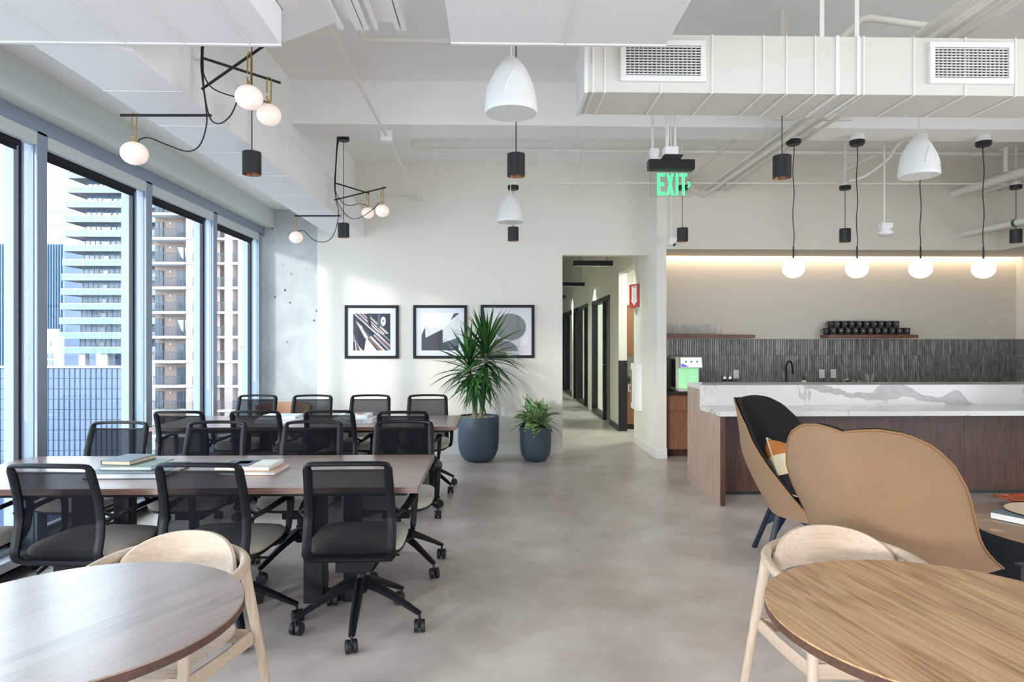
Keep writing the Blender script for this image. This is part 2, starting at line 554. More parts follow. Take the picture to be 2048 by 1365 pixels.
    def build(self, name, mats, parent=None, world=False, smooth=True, bev=0.0, loc=None, angle=38, solid=0.0, subd=0):
        me = bpy.data.meshes.new(name)
        vs = self.v
        off = Vector((0, 0, 0))
        if world and parent is not None: off = parent.location.copy()
        if loc is not None: off = off + Vector(loc)
        if off.length: vs = [(x - off[0], y - off[1], z - off[2]) for x, y, z in vs]
        me.from_pydata(vs, [], self.f)
        mats = mats if isinstance(mats, (list, tuple)) else [mats]
        for mm in mats: me.materials.append(MATS[mm])
        if len(mats) > 1: me.polygons.foreach_set('material_index', self.m)
        me.validate()
        if smooth:
            me.shade_smooth()
            me.set_sharp_from_angle(angle=radians(angle))
        o = bpy.data.objects.new(name, me)
        COL.objects.link(o)
        if parent is not None: o.parent = parent
        if loc is not None: o.location = loc
        if solid:
            md = o.modifiers.new('thickness', 'SOLIDIFY'); md.thickness = solid; md.offset = 0
        if bev:
            md = o.modifiers.new('edge', 'BEVEL'); md.width = bev; md.segments = 2; md.limit_method = 'ANGLE'
            md.angle_limit = radians(40)
        if subd:
            md = o.modifiers.new('smooth', 'SUBSURF'); md.levels = subd; md.render_levels = subd
        return o

def tag(o, label=None, cat=None, group=None, kind=None):
    if label: o['label'] = label
    if cat: o['category'] = cat
    if group: o['group'] = group
    if kind: o['kind'] = kind
    return o

def thing(name, label, cat, loc=(0, 0, 0), rotz=0.0, group=None):
    o = bpy.data.objects.new(name, None)
    o.empty_display_size = 0.1
    COL.objects.link(o)
    o.location = loc
    o.rotation_euler = (0, 0, rotz)
    return tag(o, label, cat, group)

def struct(name, mb, mat, label=None, bev=0.0, smooth=True, parent=None):
    o = mb.build(name, mat, parent=parent, bev=bev, smooth=smooth)
    if parent is None: tag(o, label, None, None, 'structure')
    return o

def copy_tree(o, parent=None):
    c = o.copy()
    COL.objects.link(c)
    c.parent = parent
    for ch in o.children: copy_tree(ch, c)
    return c

def link_copy(o, parent=None, loc=None, rot=None, scale=None):
    c = o.copy()
    COL.objects.link(c)
    if parent is not None: c.parent = parent
    if loc is not None: c.location = loc
    if rot is not None: c.rotation_euler = rot
    if scale is not None: c.scale = scale
    return c

def text_part(name, body, mat, parent, loc, size, rot, extrude=0.0005, space=1.0):
    """Lettering as a mesh of its own."""
    cu = bpy.data.curves.new(name, 'FONT')
    cu.body = body; cu.size = size; cu.extrude = extrude; cu.resolution_u = 2
    cu.align_x = 'CENTER'; cu.align_y = 'CENTER'; cu.space_line = space
    tmp = bpy.data.objects.new(name + '_outline', cu)
    COL.objects.link(tmp)
    dg = bpy.context.evaluated_depsgraph_get()
    me = bpy.data.meshes.new_from_object(tmp.evaluated_get(dg))
    bpy.data.objects.remove(tmp, do_unlink=True)
    me.materials.clear(); me.materials.append(MATS[mat])
    o = bpy.data.objects.new(name, me)
    COL.objects.link(o)
    o.parent = parent; o.location = loc; o.rotation_euler = rot
    return o

# ------------------------------------------------------------------ the room
YB = 8.484      # back wall
ZC = 3.722      # slab
XW = -2.923     # inner face of the mullions
YP = 8.125      # face of the bulkhead over the kitchen
YK = 8.85       # kitchen back wall
YR = -4.5       # wall behind the camera, with an added light opening
XR = 7.10       # wall on the kitchen side

def fill_grid(mb, xs, ys, z):
    for i in range(len(xs) - 1):
        for j in range(len(ys) - 1):
            mb.add([(xs[i], ys[j], z), (xs[i + 1], ys[j], z), (xs[i + 1], ys[j + 1], z), (xs[i], ys[j + 1], z)], [(0, 1, 2, 3)])

struct('floor', MB().box(-3.25, 7.3, YR - 0.2, 23, -0.2, 0), 'floor_concrete', 'polished grey concrete floor')
struct('ceiling', MB().box(-3.25, 7.3, YR - 0.2, 23, ZC, ZC + 0.25), 'ceiling_paint', 'white painted concrete slab ceiling')
struct('wall_back', MB().box(-2.259, 0.866, YB, YB + 0.14, 0, ZC).box(0.866, 1.997, YB, YB + 0.14, 2.557, ZC), 'wall_paint', 'white back wall with a tall hallway opening')
struct('wall_pier', MB().box(1.997, 2.116, YP, 9.474, 0, ZC), 'wall_paint', 'white wall end between hallway and kitchen')
struct('column', MB().box(-3.05, -2.2595, YB + 0.001, YB + 0.5, 0, ZC), 'column_concrete', 'raw pitted concrete column beside the last window')
struct('trim_1', MB().box(-2.259, 0.866, YB - 0.016, YB, 0, 0.105).box(-2.259, 0.866, YB - 0.011, YB, 0.105, 0.125), 'trim_paint', 'white baseboard along the back wall')
struct('trim_2', MB().box(1.981, 1.997, YP, 9.40, 0, 0.105).box(1.981, 2.12, YP - 0.016, YP, 0, 0.105)
       .box(1.986, 1.997, YP, 9.40, 0.105, 0.125).box(1.986, 2.12, YP - 0.011, YP, 0.105, 0.125), 'trim_paint', 'white baseboard round the wall end')
# bulkhead above the kitchen, turning the corner to the right
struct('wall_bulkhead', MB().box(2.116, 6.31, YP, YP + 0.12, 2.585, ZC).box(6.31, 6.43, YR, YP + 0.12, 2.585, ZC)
       .box(2.116, 6.31, YP + 0.12, YK - 0.09, 2.585, 2.64).box(6.43, XR, YR, YK - 0.09, 2.585, 2.64).box(6.31, 6.43, YP + 0.12, YK - 0.09, 2.585, 2.64), 'bulkhead_paint_shaded', 'bulkhead wall toned beige for shade above the kitchen niche')
struct('wall_kitchen', MB().box(2.116, XR + 0.12, YK, YK + 0.12, 0, ZC), 'bulkhead_paint_shaded', 'kitchen back wall')
struct('wall_right', MB().box(XR, XR + 0.12, 3.0, YK, 0, ZC).box(XR, XR + 0.12, YR, 3.0, 2.6, ZC).box(XR, XR + 0.12, YR, 3.0, 0, 0.3), 'wall_paint', 'wall on the kitchen side')
# hallway right side, opening, then door and glass fronts
hall = MB()
hall.box(1.99, 2.12, 10.609, 11.421, 0, ZC)
hall.box(1.99, 2.12, 9.474, 10.609, 2.54, ZC)
hall.box(1.99, 2.12, 11.421, 23, 2.26, ZC)
for a, b in ((13.62, 14.15), (16.75, 17.1)):
    hall.box(1.99, 2.12, a, b, 0.0, 2.26)
struct('wall_hall', hall, 'wall_paint', 'pale hallway wall with glazed offices')
struct('wall_hall_left', MB().box(0.73, 0.866, YB + 0.14, 23, 0, ZC), 'wall_paint', 'left wall of the hallway')
struct('wall_hall_end', MB().box(0.7, 7.2, 22.6, 22.8, 0, ZC), 'wall_paint', 'far end of the hallway')
struct('wall_wainscot', MB().box(1.985, 2.125, 10.596, 10.615, 0, 1.135).box(1.983, 1.99, 10.609, 11.421, 0, 0.1), 'black_plastic', 'black wainscot and base on the hallway jamb')
struct('wall_pantry', MB().box(2.12, 4.5, 11.3, 11.4, 0, ZC).box(4.4, 4.5, 8.97, 11.3, 0, ZC), 'wall_paint', 'wall of the small pantry off the hallway')
struct('wall_office', MB().box(2.12, 6.9, 14.0, 14.1, 0, ZC).box(2.12, 6.9, 17.0, 17.1, 0, ZC).box(6.8, 6.9, 11.4, 12.2, 0, ZC).box(6.8, 6.9, 13.2, 14.0, 0, ZC)
       .box(6.8, 6.9, 12.2, 13.2, 0, 0.5).box(6.8, 6.9, 14.1, 14.6, 0, ZC).box(6.8, 6.9, 16.2, 17, 0, ZC).box(6.8, 6.9, 17.1, 22.6, 0, ZC), 'wall_paint', 'partition walls of the glazed offices')

# doors and glass fronts in the hall
def hall_glass(n, y0, y1):
    r = tag(MB().box(1.995, 2.115, y0, y0 + 0.05, 0, 2.22).box(1.995, 2.115, y1 - 0.05, y1, 0, 2.22)
            .box(1.995, 2.115, y0, y1, 2.18, 2.26).box(1.995, 2.115, y0, y1, 0, 0.07).build('window_%d' % n, 'glass_door_frame', smooth=False), 'black framed glass office front along the hallway', kind='structure')
    MB().box(2.05, 2.06, y0 + 0.05, y1 - 0.05, 0.07, 2.18).build('pane', 'interior_glass', r, smooth=False)
    return r
def hall_door(n, y0, y1):
    r = tag(MB().box(1.985, 2.12, y0, y0 + 0.06, 0, 2.26).box(1.985, 2.12, y1 - 0.06, y1, 0, 2.26).box(1.985, 2.12, y0, y1, 2.17, 2.26).build('door_%d' % n, 'glass_door_frame', smooth=False), 'black office door in the hallway', kind='structure')
    MB().box(2.03, 2.075, y0 + 0.06, y1 - 0.06, 0.02, 2.17).build('door_leaf', 'black_plastic', r, smooth=False)
    MB().cyl((2.03, y1 - 0.16, 1.02), (1.965, y1 - 0.16, 1.02), 0.012).sweep([(1.968, y1 - 0.16, 1.02), (1.968, y1 - 0.30, 1.02)], 0.010).build('door_handle', 'chrome', r)
    return r
hall_door(1, 11.421, 12.19); hall_glass(6, 12.19, 13.62)
hall_glass(7, 14.72, 15.95); hall_door(2, 14.15, 14.72); hall_door(3, 15.95, 16.75)
hall_glass(8, 17.1, 18.7); hall_door(4, 18.7, 19.6); hall_glass(9, 19.6, 22.5)

# ------------------------------------------------------------------ window wall on the left
PITCH = 1.325
mull_y = [4.31 + PITCH * k for k in range(-6, 4)]     # near edge of each mullion
struct('wall_window_head', MB().box(-3.25, -2.80, YR, YB, 2.888, ZC), 'soffit_paint', 'grey soffit above the windows')
struct('trim_3', MB().box(-3.06, XW, YR, YB, 2.781, 2.888), 'mullion', 'grey head frame above the blinds')
struct('trim_4', MB().box(-3.17, XW, YR, YB, 0.067, 0.124).box(-3.17, -3.02, YR, YB, 0.124, 0.16), 'sill_metal', 'pale metal sill along the foot of the windows')
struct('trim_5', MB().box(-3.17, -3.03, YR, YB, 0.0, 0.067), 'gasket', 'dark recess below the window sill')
struct('wall_far_left', MB().box(-3.25, -3.0, YB - 0.02, YB + 0.5, 0, ZC).box(-3.25, -2.259, YB + 0.5, YB + 0.6, 0, ZC), 'column_concrete', 'concrete return behind the column')
for k, y in enumerate(mull_y):
    m = tag(MB().box(-3.02, XW, y, y + 0.095, 0.124, 2.80).build('trim_%d' % (6 + k), 'mullion', smooth=False, bev=0.004), 'grey aluminium window mullion', kind='structure')
    MB().box(-3.022, XW - 0.022, y - 0.006, y, 0.124, 2.78).build('side_cover', 'mullion_side', m, smooth=False)
    MB().box(-3.05, -3.02, y - 0.032, y + 0.095, 0.124, 2.86).build('gasket', 'gasket', m, smooth=False)
    MB().box(-3.125, -3.05, y - 0.012, y + 0.06, -2, 4.5).build('outer_fin', 'fin_metal', m, smooth=False)
for k in range(len(mull_y)):
    y0 = mull_y[k] + 0.095
    y1 = mull_y[k + 1] if k + 1 < len(mull_y) else YB - 0.02
    w = tag(MB().box(-3.05, -3.02, y0, y1, 0.16, 0.20).build('window_%d' % (20 + k), 'mullion_side', smooth=False), 'tall clear window pane in the left wall', kind='structure')
    MB().box(-3.038, -3.032, y0, y1, 0.20, 2.86).build('pane', 'window_glass', w, smooth=False)

BL = ['closest to the camera', 'second', 'third', 'fourth']
labels_b = {4: 'white roller blind fascia above the leftmost window, cut by the picture edge',
            5: 'white roller blind fascia above the window with the glass tower outside',
            6: 'white roller blind fascia above the window with brick balconies outside',
            7: 'short white roller blind fascia above the last window beside the concrete column'}
for k in range(5, 9):
    y0, y1 = mull_y[k] + 0.10, mull_y[k + 1] - 0.006
    if k == 8: y0, y1 = mull_y[8] + 0.10, min(mull_y[9], YB) - 0.006
    lab = {5: labels_b[4], 6: labels_b[5], 7: labels_b[6], 8: labels_b[7]}.get(k, 'white roller blind fascia above a window behind the camera')
    r = thing('roller_blind', lab, 'blind', (XW, y0, 2.70), 0, 'roller blinds above the left windows')
    MB().box(XW - 0.055, XW + 0.004, y0, y1, 2.703, 2.785).build('fascia', 'blind_fascia', r, world=True, smooth=False, bev=0.003)
    MB().cyl((-2.99, y0 + 0.01, 2.70), (-2.99, y1 - 0.09, 2.70), 0.032, n=14).build('roller_tube', 'blind_fabric', r, world=True)
    MB().box(-2.995, -2.985, y0 + 0.01, y1 - 0.09, 2.645, 2.70).build('shade', 'blind_fabric', r, world=True, smooth=False)
    ch = MB()
    for s in (0.0, 0.022):
        ch.sweep([(-2.965 + s * 0.6, y1 - 0.045, 2.70), (-2.965 + s * 0.6, y1 - 0.045, 0.95)], 0.0022, n=5)
    ch.build('bead_chain', 'trim_paint', r, world=True)

# added unseen opening behind the camera, sized to let sky light in: posts only
rear = MB()
for i in range(9):
    x = -3.1 + i * 1.27
    rear.box(x, x + 0.08, YR - 0.06, YR, 0.1, 2.35)
rear.box(1.4, 7.2, YR - 0.06, YR, 0.12, 2.35).box(-3.25, 7.2, YR - 0.06, YR, 0, 0.12).box(-3.25, 7.2, YR - 0.06, YR, 2.35, ZC)
struct('wall_rear_light_opening', rear, 'mullion', 'posts of the added light opening behind the camera')

# ------------------------------------------------------------------ concrete beams and dropped box on the left
struct('beam_cross', MB().box(-1.78, 6.31, 5.807, 6.165, 3.342, ZC), 'ceiling_paint', 'white concrete cross beam under the slab')
struct('beam_side', MB().box(-2.80, -1.78, YR, YB, 3.122, ZC), 'ceiling_paint', 'white concrete beam over the dropped box')
drop = thing('dropped_duct_box', 'long white dropped duct box running along the windows', 'duct', (-1.86, 3.0, 2.772))
MB().prism([(-2.065, 2.99), (-1.70, 2.99), (-1.658, 3.08), (-1.658, YB - 0.001), (-2.065, YB - 0.001)], 2.772, 3.115).build('body', 'panel_paint', drop, world=True, smooth=False, bev=0.006)
lump = [(-1.668 + 0.003 * sin(i * 1.7), 3.1 + i * (YB - 3.12) / 70, 3.104 + 0.004 * sin(i * 2.9)) for i in range(71)]
MB().sweep(lump, 0.014, 0.016, n=6).build('sealant_bead', 'trim_paint', drop, world=True)
for y in (3.55, 4.12, 4.7, 5.35, 6.05, 6.8, 7.55, 8.2):
    MB().box(-2.067, -1.6565, y, y + 0.006, 2.770, 3.1).build('seam', 'trim_paint', drop, world=True, smooth=False)

# ------------------------------------------------------------------ the city outside
M('far_ground', '#85878a', 0.9)
M('brick_wall', '#837168', 0.9, var=(2.2, 0.10))
M('brick_pier', '#a0908a', 0.9, var=(2.2, 0.08))
M('balcony_slab', '#b3b5b6', 0.8)
M('railing_dark', '#3a424e', 0.6)
M('door_glass_dark', '#33404f', 0.15, var=(0.8, 0.3))
M('curtain_pale', '#b9c6c2', 0.8)
M('tower_glass', '#566a80', 0.12, var=(0.5, 0.35))
M('tower_balustrade', '#66839a', 0.45, var=(0.4, 0.15))
M('tower_slab', '#7a8594', 0.8)
M('tower_soffit', '#8a7c7c', 0.8)
M('tower_white', '#b4bcc0', 0.7)
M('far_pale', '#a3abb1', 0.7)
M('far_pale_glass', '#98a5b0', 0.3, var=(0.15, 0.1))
M('ribbed_blue', '#41597a', 0.3, var=(0.2, 0.15))
M('ribbed_rib', '#7089a5', 0.5)
M('facade_panel', '#5a6b7d', 0.10, var=(0.5, 0.25))
M('facade_fin', '#2e4366', 0.4)
M('low_white', '#a4a6a6', 0.8)
M('window_dark', '#6b7486', 0.2)

struct('ground_outside', MB().box(-400, 60, -60, 420, -30.5, -30), 'far_ground', 'street level far below the windows')

# brick apartment block with balconies
def brick_block():
    Y = 80.0
    r = thing('brick_apartment_block', 'brick apartment block with stacked white balconies outside the windows', 'building', (-35, Y, -30))
    MB().box(-41.3, -20, Y + 1.6, Y + 14, -30, 34).build('wall', 'brick_wall', r, world=True, smooth=False)
    for n, (a, b) in enumerate(((-36.80, -35.5), (-32.27, -31.3))):
        MB().box(a, b, Y - 0.1, Y + 1.7, -30, 34).build('pier', 'brick_pier', r, world=True, smooth=False)
    MB().box(-35.5, -33.2, Y + 0.9, Y + 1.7, -30, 34).build('pier', 'brick_pier', r, world=True, smooth=False)
    H = 2.935
    rail_mesh = None
    for i in range(-9, 8):
        z = 13.8 + (i - 0) * H - 0.0
        if z > 30 or z < -13: continue
        sl = MB().box(-41.3, -36.9, Y - 0.3, Y + 1.6, z - 0.3, z).box(-36.9, -35.4, Y - 0.25, Y + 1.6, z - 0.26, z - 0.02).box(-35.4, -31.2, Y - 0.18, Y + 1.6, z - 0.28, z - 0.02).box(-31.3, -27.0, Y - 0.3, Y + 1.6, z - 0.3, z)
        sl.build('balcony_slab', 'balcony_slab', r, world=True, smooth=False)
        for (a, b) in ((-40.9, -37.5), (-35.9, -35.5), (-33.0, -32.35), (-31.2, -27.2)):
            rl = MB()
            rl.box(a, b, Y - 0.26, Y - 0.20, z + 1.0, z + 1.10)
            n = max(3, int((b - a) / 0.16))
            for k in range(n + 1):
                x = a + (b - a) * k / n
                w = 0.05 if k % 6 == 0 else 0.022
                rl.box(x - w, x + w, Y - 0.25, Y - 0.21, z, z + 1.04)
            rl.box(a, b, Y - 0.25, Y - 0.21, z + 0.10, z + 0.14)
            rl.build('railing', 'railing_dark', r, world=True, smooth=False)
        for (a, b) in ((-41.2, -40.25), (-38.64, -36.85), (-30.15, -28.2)):
            d = MB().box(a, b, Y + 1.45, Y + 1.62, z, z + 2.1).box((a + b) / 2 - 0.05, (a + b) / 2 + 0.05, Y + 1.38, Y + 1.46, z, z + 2.1).build('balcony_door', 'railing_dark', r, world=True, smooth=False)
            for q, (p0, p1) in enumerate(((a + 0.06, (a + b) / 2 - 0.06), ((a + b) / 2 + 0.06, b - 0.06))):
                g = MB().box(p0, p1, Y + 1.41, Y + 1.46, z + 0.08, z + 2.02).build('pane', 'door_glass_dark', d, smooth=False)
                g.matrix_parent_inverse = Matrix.Translation(-r.location)
            if a == -38.64 and i in (-1, -4):
                c = MB()
                for s in (0, 1):
                    p0 = a + 0.12 + s * 0.9
                    c.add([(p0, Y + 1.39, z + 1.95), (p0 + 0.72, Y + 1.39, z + 1.95), (p0 + (0.72 if s == 0 else 0.4), Y + 1.37, z + 0.5), (p0 + (0.45 if s == 0 else 0.1), Y + 1.37, z + 0.8)], [(0, 1, 2, 3)])
                cc = c.build('curtain', 'curtain_pale', d, smooth=False, solid=0.02)
                cc.matrix_parent_inverse = Matrix.Translation(-r.location)
        MB().box(-39.55, -39.35, Y + 1.52, Y + 1.6, z + 1.85, z + 2.05).build('wall_light', 'balcony_slab', r, world=True, smooth=False)
    # balcony furniture that can be told apart
    return r
brick_block()

def glass_tower():
    Y = 150.0
    r = thing('glass_balcony_tower', 'glass tower with wraparound balconies outside the second window', 'building', (-88, Y, -30))
    H = 3.255
    zb = -1.17
    cx1 = -70.0
    n = 17
    core = MB()
    for i in range(n):
        z = zb + i * H
        t = i / 12.0
        xe = -97.25 + t * 2.15            # balcony end
        xf = -94.3 + t * 1.9              # facade end
        core = MB().box(xf, cx1, Y + 3.0, Y + 20, z + 0.25, z + H)
        fl = core.build('glass_storey', 'tower_glass', r, world=True, smooth=False)
        mu = MB()
        x = xf
        while x < cx1:
            mu.box(x, x + 0.12, Y + 2.9, Y + 3.05, z + 0.25, z + H)
            x += 1.15
        for q in (xf + 3.2, xf + 8.5):
            mu.box(q, q + 0.4, Y + 2.88, Y + 3.05, z + 0.3, z + 2.2)
        mu.build('mullions', 'tower_slab', r, world=True, smooth=False)
        MB().box(xf + 4.6, xf + 5.6, Y + 2.85, Y + 3.05, z + 0.7, z + 2.4).build('dark_vent', 'window_dark', r, world=True, smooth=False)
        MB().box(xe, cx1, Y, Y + 20, z, z + 0.28).build('balcony_slab', 'tower_soffit', r, world=True, smooth=False)
        bl = MB().box(xe, cx1, Y - 0.12, Y - 0.02, z - 0.15, z + 1.25).box(xe - 0.1, xe, Y, Y + 20, z - 0.15, z + 1.25)
        b = bl.build('balustrade', 'tower_balustrade', r, world=True, smooth=False)
        jm = MB()
        x = xe
        while x < cx1:
            jm.box(x, x + 0.07, Y - 0.16, Y - 0.12, z - 0.1, z + 1.2)
            x += 1.5
        jm.box(xe, cx1, Y - 0.16, Y - 0.1, z + 1.2, z + 1.32)
        j = jm.build('handrail', 'tower_white', b, smooth=False)
        j.matrix_parent_inverse = Matrix.Translation(-r.location)
    MB().box(-90, cx1, Y + 4, Y + 20, -30, zb).build('podium', 'tower_glass', r, world=True, smooth=False)
    for x0 in (-93.0, -88.1, -82.8, -77.5):
        MB().box(x0, x0 + 1.4, Y + 0.5, Y + 2, -30, zb).build('column', 'low_white', r, world=True, smooth=False)
glass_tower()

def finned_facade():
    Y = 60.0
    r = thing('finned_glass_building', 'low blue glass building with vertical fins below eye level outside', 'building', (-39, Y, -30))
    MB().box(-49, -32.2, Y + 0.15, Y + 1.2, -30, -0.85).build('body', 'facade_fin', r, world=True, smooth=False)
    MB().box(-49, -32.1, Y - 0.2, Y + 1.2, -0.95, -0.80).build('coping', 'tower_white', r, world=True, smooth=False)
    P, R = 0.466, 0.915
    base = MB().box(0.03, P - 0.03, -0.05, 0, 0.02, R - 0.02).build('facade_panel', 'facade_panel', r, smooth=False)
    first = True
    nfin = 0
    for i in range(-9, 29):
        x = -40.2 + (i - 10) * P
        if x < -48.5 or x > -32.6: continue
        for j in range(10):
            z = -0.98 - (j + 1) * R
            loc = Vector((x, Y, z)) - r.location
            a = radians(random.uniform(-0.5, 0.5))
            if first:
                base.location = loc; first = False
            else:
                link_copy(base, r, loc, (0, 0, a))
        MB().box(x - 0.03, x + 0.03, Y - 0.14, Y + 0.02, -12, -0.9).build('fin', 'facade_fin', r, world=True, smooth=False)
finned_facade()

def far_blocks():
    r = thing('ribbed_blue_tower', 'dark blue ribbed tower seen between window frame and balcony tower', 'building', (-127, 190, -30))
    MB().box(-140, -121.5, 190, 205, -30, 28.8).build('body', 'ribbed_blue', r, world=True, smooth=False)
    for i in range(26):
        x = -140 + i * 0.74
        MB().box(x, x + 0.16, 189.5, 190, -30, 28.8).build('rib', 'ribbed_rib', r, world=True, smooth=False)
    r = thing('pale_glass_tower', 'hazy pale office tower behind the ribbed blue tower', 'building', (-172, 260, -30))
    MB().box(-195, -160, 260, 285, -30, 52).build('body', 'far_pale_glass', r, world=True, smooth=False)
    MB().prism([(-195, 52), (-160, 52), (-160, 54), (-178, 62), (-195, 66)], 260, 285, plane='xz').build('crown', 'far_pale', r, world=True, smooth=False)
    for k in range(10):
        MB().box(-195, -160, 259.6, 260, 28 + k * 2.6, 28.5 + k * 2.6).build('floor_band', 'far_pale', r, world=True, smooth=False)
    r = thing('low_white_block', 'low white block with small windows at the foot of the towers', 'building', (-86, 130, -30))
    MB().box(-92, -83.9, 130, 131.2, -30, 2.3).box(-86.8, -84.6, 130.3, 131, 2.3, 3.8).build('body', 'low_white', r, world=True, smooth=False)
    for (a, b, c, d) in ((-87.0, -86.2, -1.9, -0.9), (-86.0, -85.2, -1.9, -0.9), (-87.0, -86.2, -3.3, -2.3), (-86.0, -85.2, -3.3, -2.3), (-85.8, -85.55, 0.5, 1.2)):
        MB().box(a, b, 129.9, 130.1, c, d).build('window', 'window_dark', r, world=True, smooth=False)
    MB().box(-92, -80, 128, 129.8, -4.1, -3.5).build('roof_edge', 'tower_white', r, world=True, smooth=False)
far_blocks()

# ------------------------------------------------------------------ ceiling: ducts, panels, pipes
def flat_duct(name, label, x0, x1, y0, y1, z0, z1, seams):
    r = thing(name, label, 'duct', ((x0 + x1) / 2, (y0 + y1) / 2, z0))
    MB().box(x0, x1, y0, y1, z0, z1).build('body', 'panel_paint', r, world=True, smooth=False, bev=0.004)
    for x in seams:
        MB().box(x - 0.004, x + 0.004, y0, y1 + 0.003, z0 - 0.004, z1).build('seam', 'trim_paint', r, world=True, smooth=False)
    MB().box(x0, x1, y1 - 0.012, y1 + 0.006, z0 - 0.006, z0).build('edge_strip', 'trim_paint', r, world=True, smooth=False)
    # hanger rods up to the slab
    for x in (x1 - 0.62, x1 - 0.2):
        MB().cyl((x, y0 + 0.4, z1), (x, y0 + 0.4, ZC), 0.006, n=8).build('hanger_rod', 'pipe_paint', r, world=True)
    return r
flat_duct('ceiling_duct', 'wide flat white duct hanging above the left windows, seams running away', -2.795, -0.953, 0.4, 2.985, 2.772, 3.0, (-2.3, -1.93, -1.635, -1.37, -1.088))
flat_duct('ceiling_duct', 'flat white duct overhead in the middle, above the white pendant speaker', -0.206, 0.807, 0.6, 3.12, 2.85, 3.05, (0.33,))

r = thing('wrapped_duct', 'white insulated duct with an angled end and raised straps overhead', 'duct', (-0.75, 2.0, 2.93))
MB().prism([(-0.95, 0.4), (-0.42, 0.4), (-0.42, 3.10), (-0.70, 3.08), (-0.95, 3.25), (-1.05, 3.32), (-1.05, 3.0), (-0.95, 3.0)], 2.93, 3.15).build('body', 'panel_paint', r, world=True, smooth=False, bev=0.008)
for x, w in ((-0.72, 0.012), (-0.635, 0.018), (-0.60, 0.012), (-0.555, 0.008), (-0.455, 0.012), (-0.425, 0.012)):
    MB().box(x - w, x + w, 0.6, 3.12, 2.905, 2.935).build('strap', 'trim_paint', r, world=True, smooth=False, bev=0.003)

# long supply duct with two grilles
D0, D1 = 3.60, 3.96
r = thing('supply_duct', 'long boxy white supply duct with two air grilles on its face', 'duct', (3.4, 3.78, 2.809))
MB().box(0.505, 6.30, D0, D1, 2.809, 3.128).build('body', 'duct_paint_shaded', r, world=True, smooth=False, bev=0.004)
MB().box(0.485, 0.507, D0 - 0.012, D1 + 0.004, 2.80, 3.134).build('end_flange', 'trim_paint', r, world=True, smooth=False, bev=0.003)
for x, w in ((0.535, 0.004), (0.60, 0.004), (0.907, 0.003), (1.188, 0.003), (1.473, 0.003), (1.60, 0.003), (1.76, 0.003), (1.884, 0.010), (2.0, 0.009), (2.03, 0.004), (2.31, 0.003), (2.6, 0.003), (2.882, 0.003), (3.2, 0.003), (3.5, 0.003), (3.8, 0.003), (4.1, 0.003), (4.5, 0.003), (5.0, 0.003)):
    MB().box(x - w, x + w, D0 - 0.006, D1 + 0.004, 2.803, 3.130).build('seam', 'trim_paint', r, world=True, smooth=False)
for x in (1.80, 1.995):
    MB().box(x - 0.012, x + 0.012, D0 + 0.002, D0 + 0.006, 3.12, ZC).build('hanger_strap', 'pipe_paint', r, world=True, smooth=False)

def grille(label, x0, x1, z0, z1):
    g = thing('air_grille', label, 'air vent', ((x0 + x1) / 2, D0, z0), 0, 'grilles on the supply duct')
    i0, i1, j0, j1 = x0 + 0.03, x1 - 0.03, z0 + 0.032, z1 - 0.03
    fr = MB().box(x0, x1, D0 - 0.022, D0, j1, z1).box(x0, x1, D0 - 0.022, D0, z0, j0).box(x0, i0, D0 - 0.022, D0, j0, j1).box(i1, x1, D0 - 0.022, D0, j0, j1)
    fr.build('frame', 'trim_paint', g, world=True, smooth=False, bev=0.003)
    MB().box(i0, i1, D0 - 0.004, D0 - 0.0005, j0, j1).build('back_plate', 'duct_dark', g, world=True, smooth=False)
    nh, nv = 11, 17
    for k in range(nh):
        z = j0 + (k + 0.5) * (j1 - j0) / nh
        MB().box(i0, i1, D0 - 0.020, D0 - 0.012, z - 0.003, z + 0.003).build('slat', 'grille_metal', g, world=True, smooth=False)
    for k in range(1, nv):
        x = i0 + k * (i1 - i0) / nv
        MB().box(x - 0.0028, x + 0.0028, D0 - 0.012, D0 - 0.004, j0, j1).build('vane', 'grille_metal', g, world=True, smooth=False)
grille('white air grille on the duct nearest the overhead panel', 0.682, 1.15, 2.864, 3.089)
grille('white air grille on the duct above the bar pendants', 2.39, 2.862, 2.868, 3.098)

PIPES = 'painted pipes under the ceiling'
def pipe(label, pts, rad, smooth_k=0, name='ceiling_pipe', cat='pipe', clamps=()):
    path = catmull(pts, smooth_k) if smooth_k else [Vector(p) for p in pts]
    o = thing(name, label, cat, tuple(path[0]), 0, PIPES)
    MB().sweep(path, rad, n=10, up=(0.13, 0.21, 0.97)).build('tube', 'pipe_paint', o, world=True)
    for c in clamps:
        MB().sweep([Vector(c[0]), Vector(c[1])], rad * 1.35, n=10, up=(0.13, 0.21, 0.97)).build('coupling', 'pipe_paint', o, world=True)
    return o
o = pipe('thin white conduit crossing the cross beam toward the plant wall', [(-0.95, 3.2, 3.245), (-0.95, YB, 3.245)], 0.013, clamps=[((-0.95, 4.85, 3.245), (-0.95, 4.89, 3.245))])
MB().box(-1.0, -0.90, 5.80, 5.90, 3.20, 3.29).build('junction_box', 'white_plastic', o, world=True, smooth=False, bev=0.004)
o = pipe('white sprinkler pipe with an elbow at its left end near the overhead duct', [(-0.92, 4.6, 3.60), (-0.92, 4.6, 3.55), (-0.90, 4.6, 3.533), (-0.88, 4.6, 3.53), (1.6, 4.6, 3.53)], 0.021)
MB().cyl((-0.92, 4.6, 3.555), (-0.92, 4.6, 3.64), 0.024, 0.019).build('sprinkler_head', 'pipe_paint', o, world=True)
MB().cyl((-0.68, 4.6, 3.53), (-0.68, 4.6, ZC), 0.006).build('hanger_rod', 'pipe_paint', o, world=True)
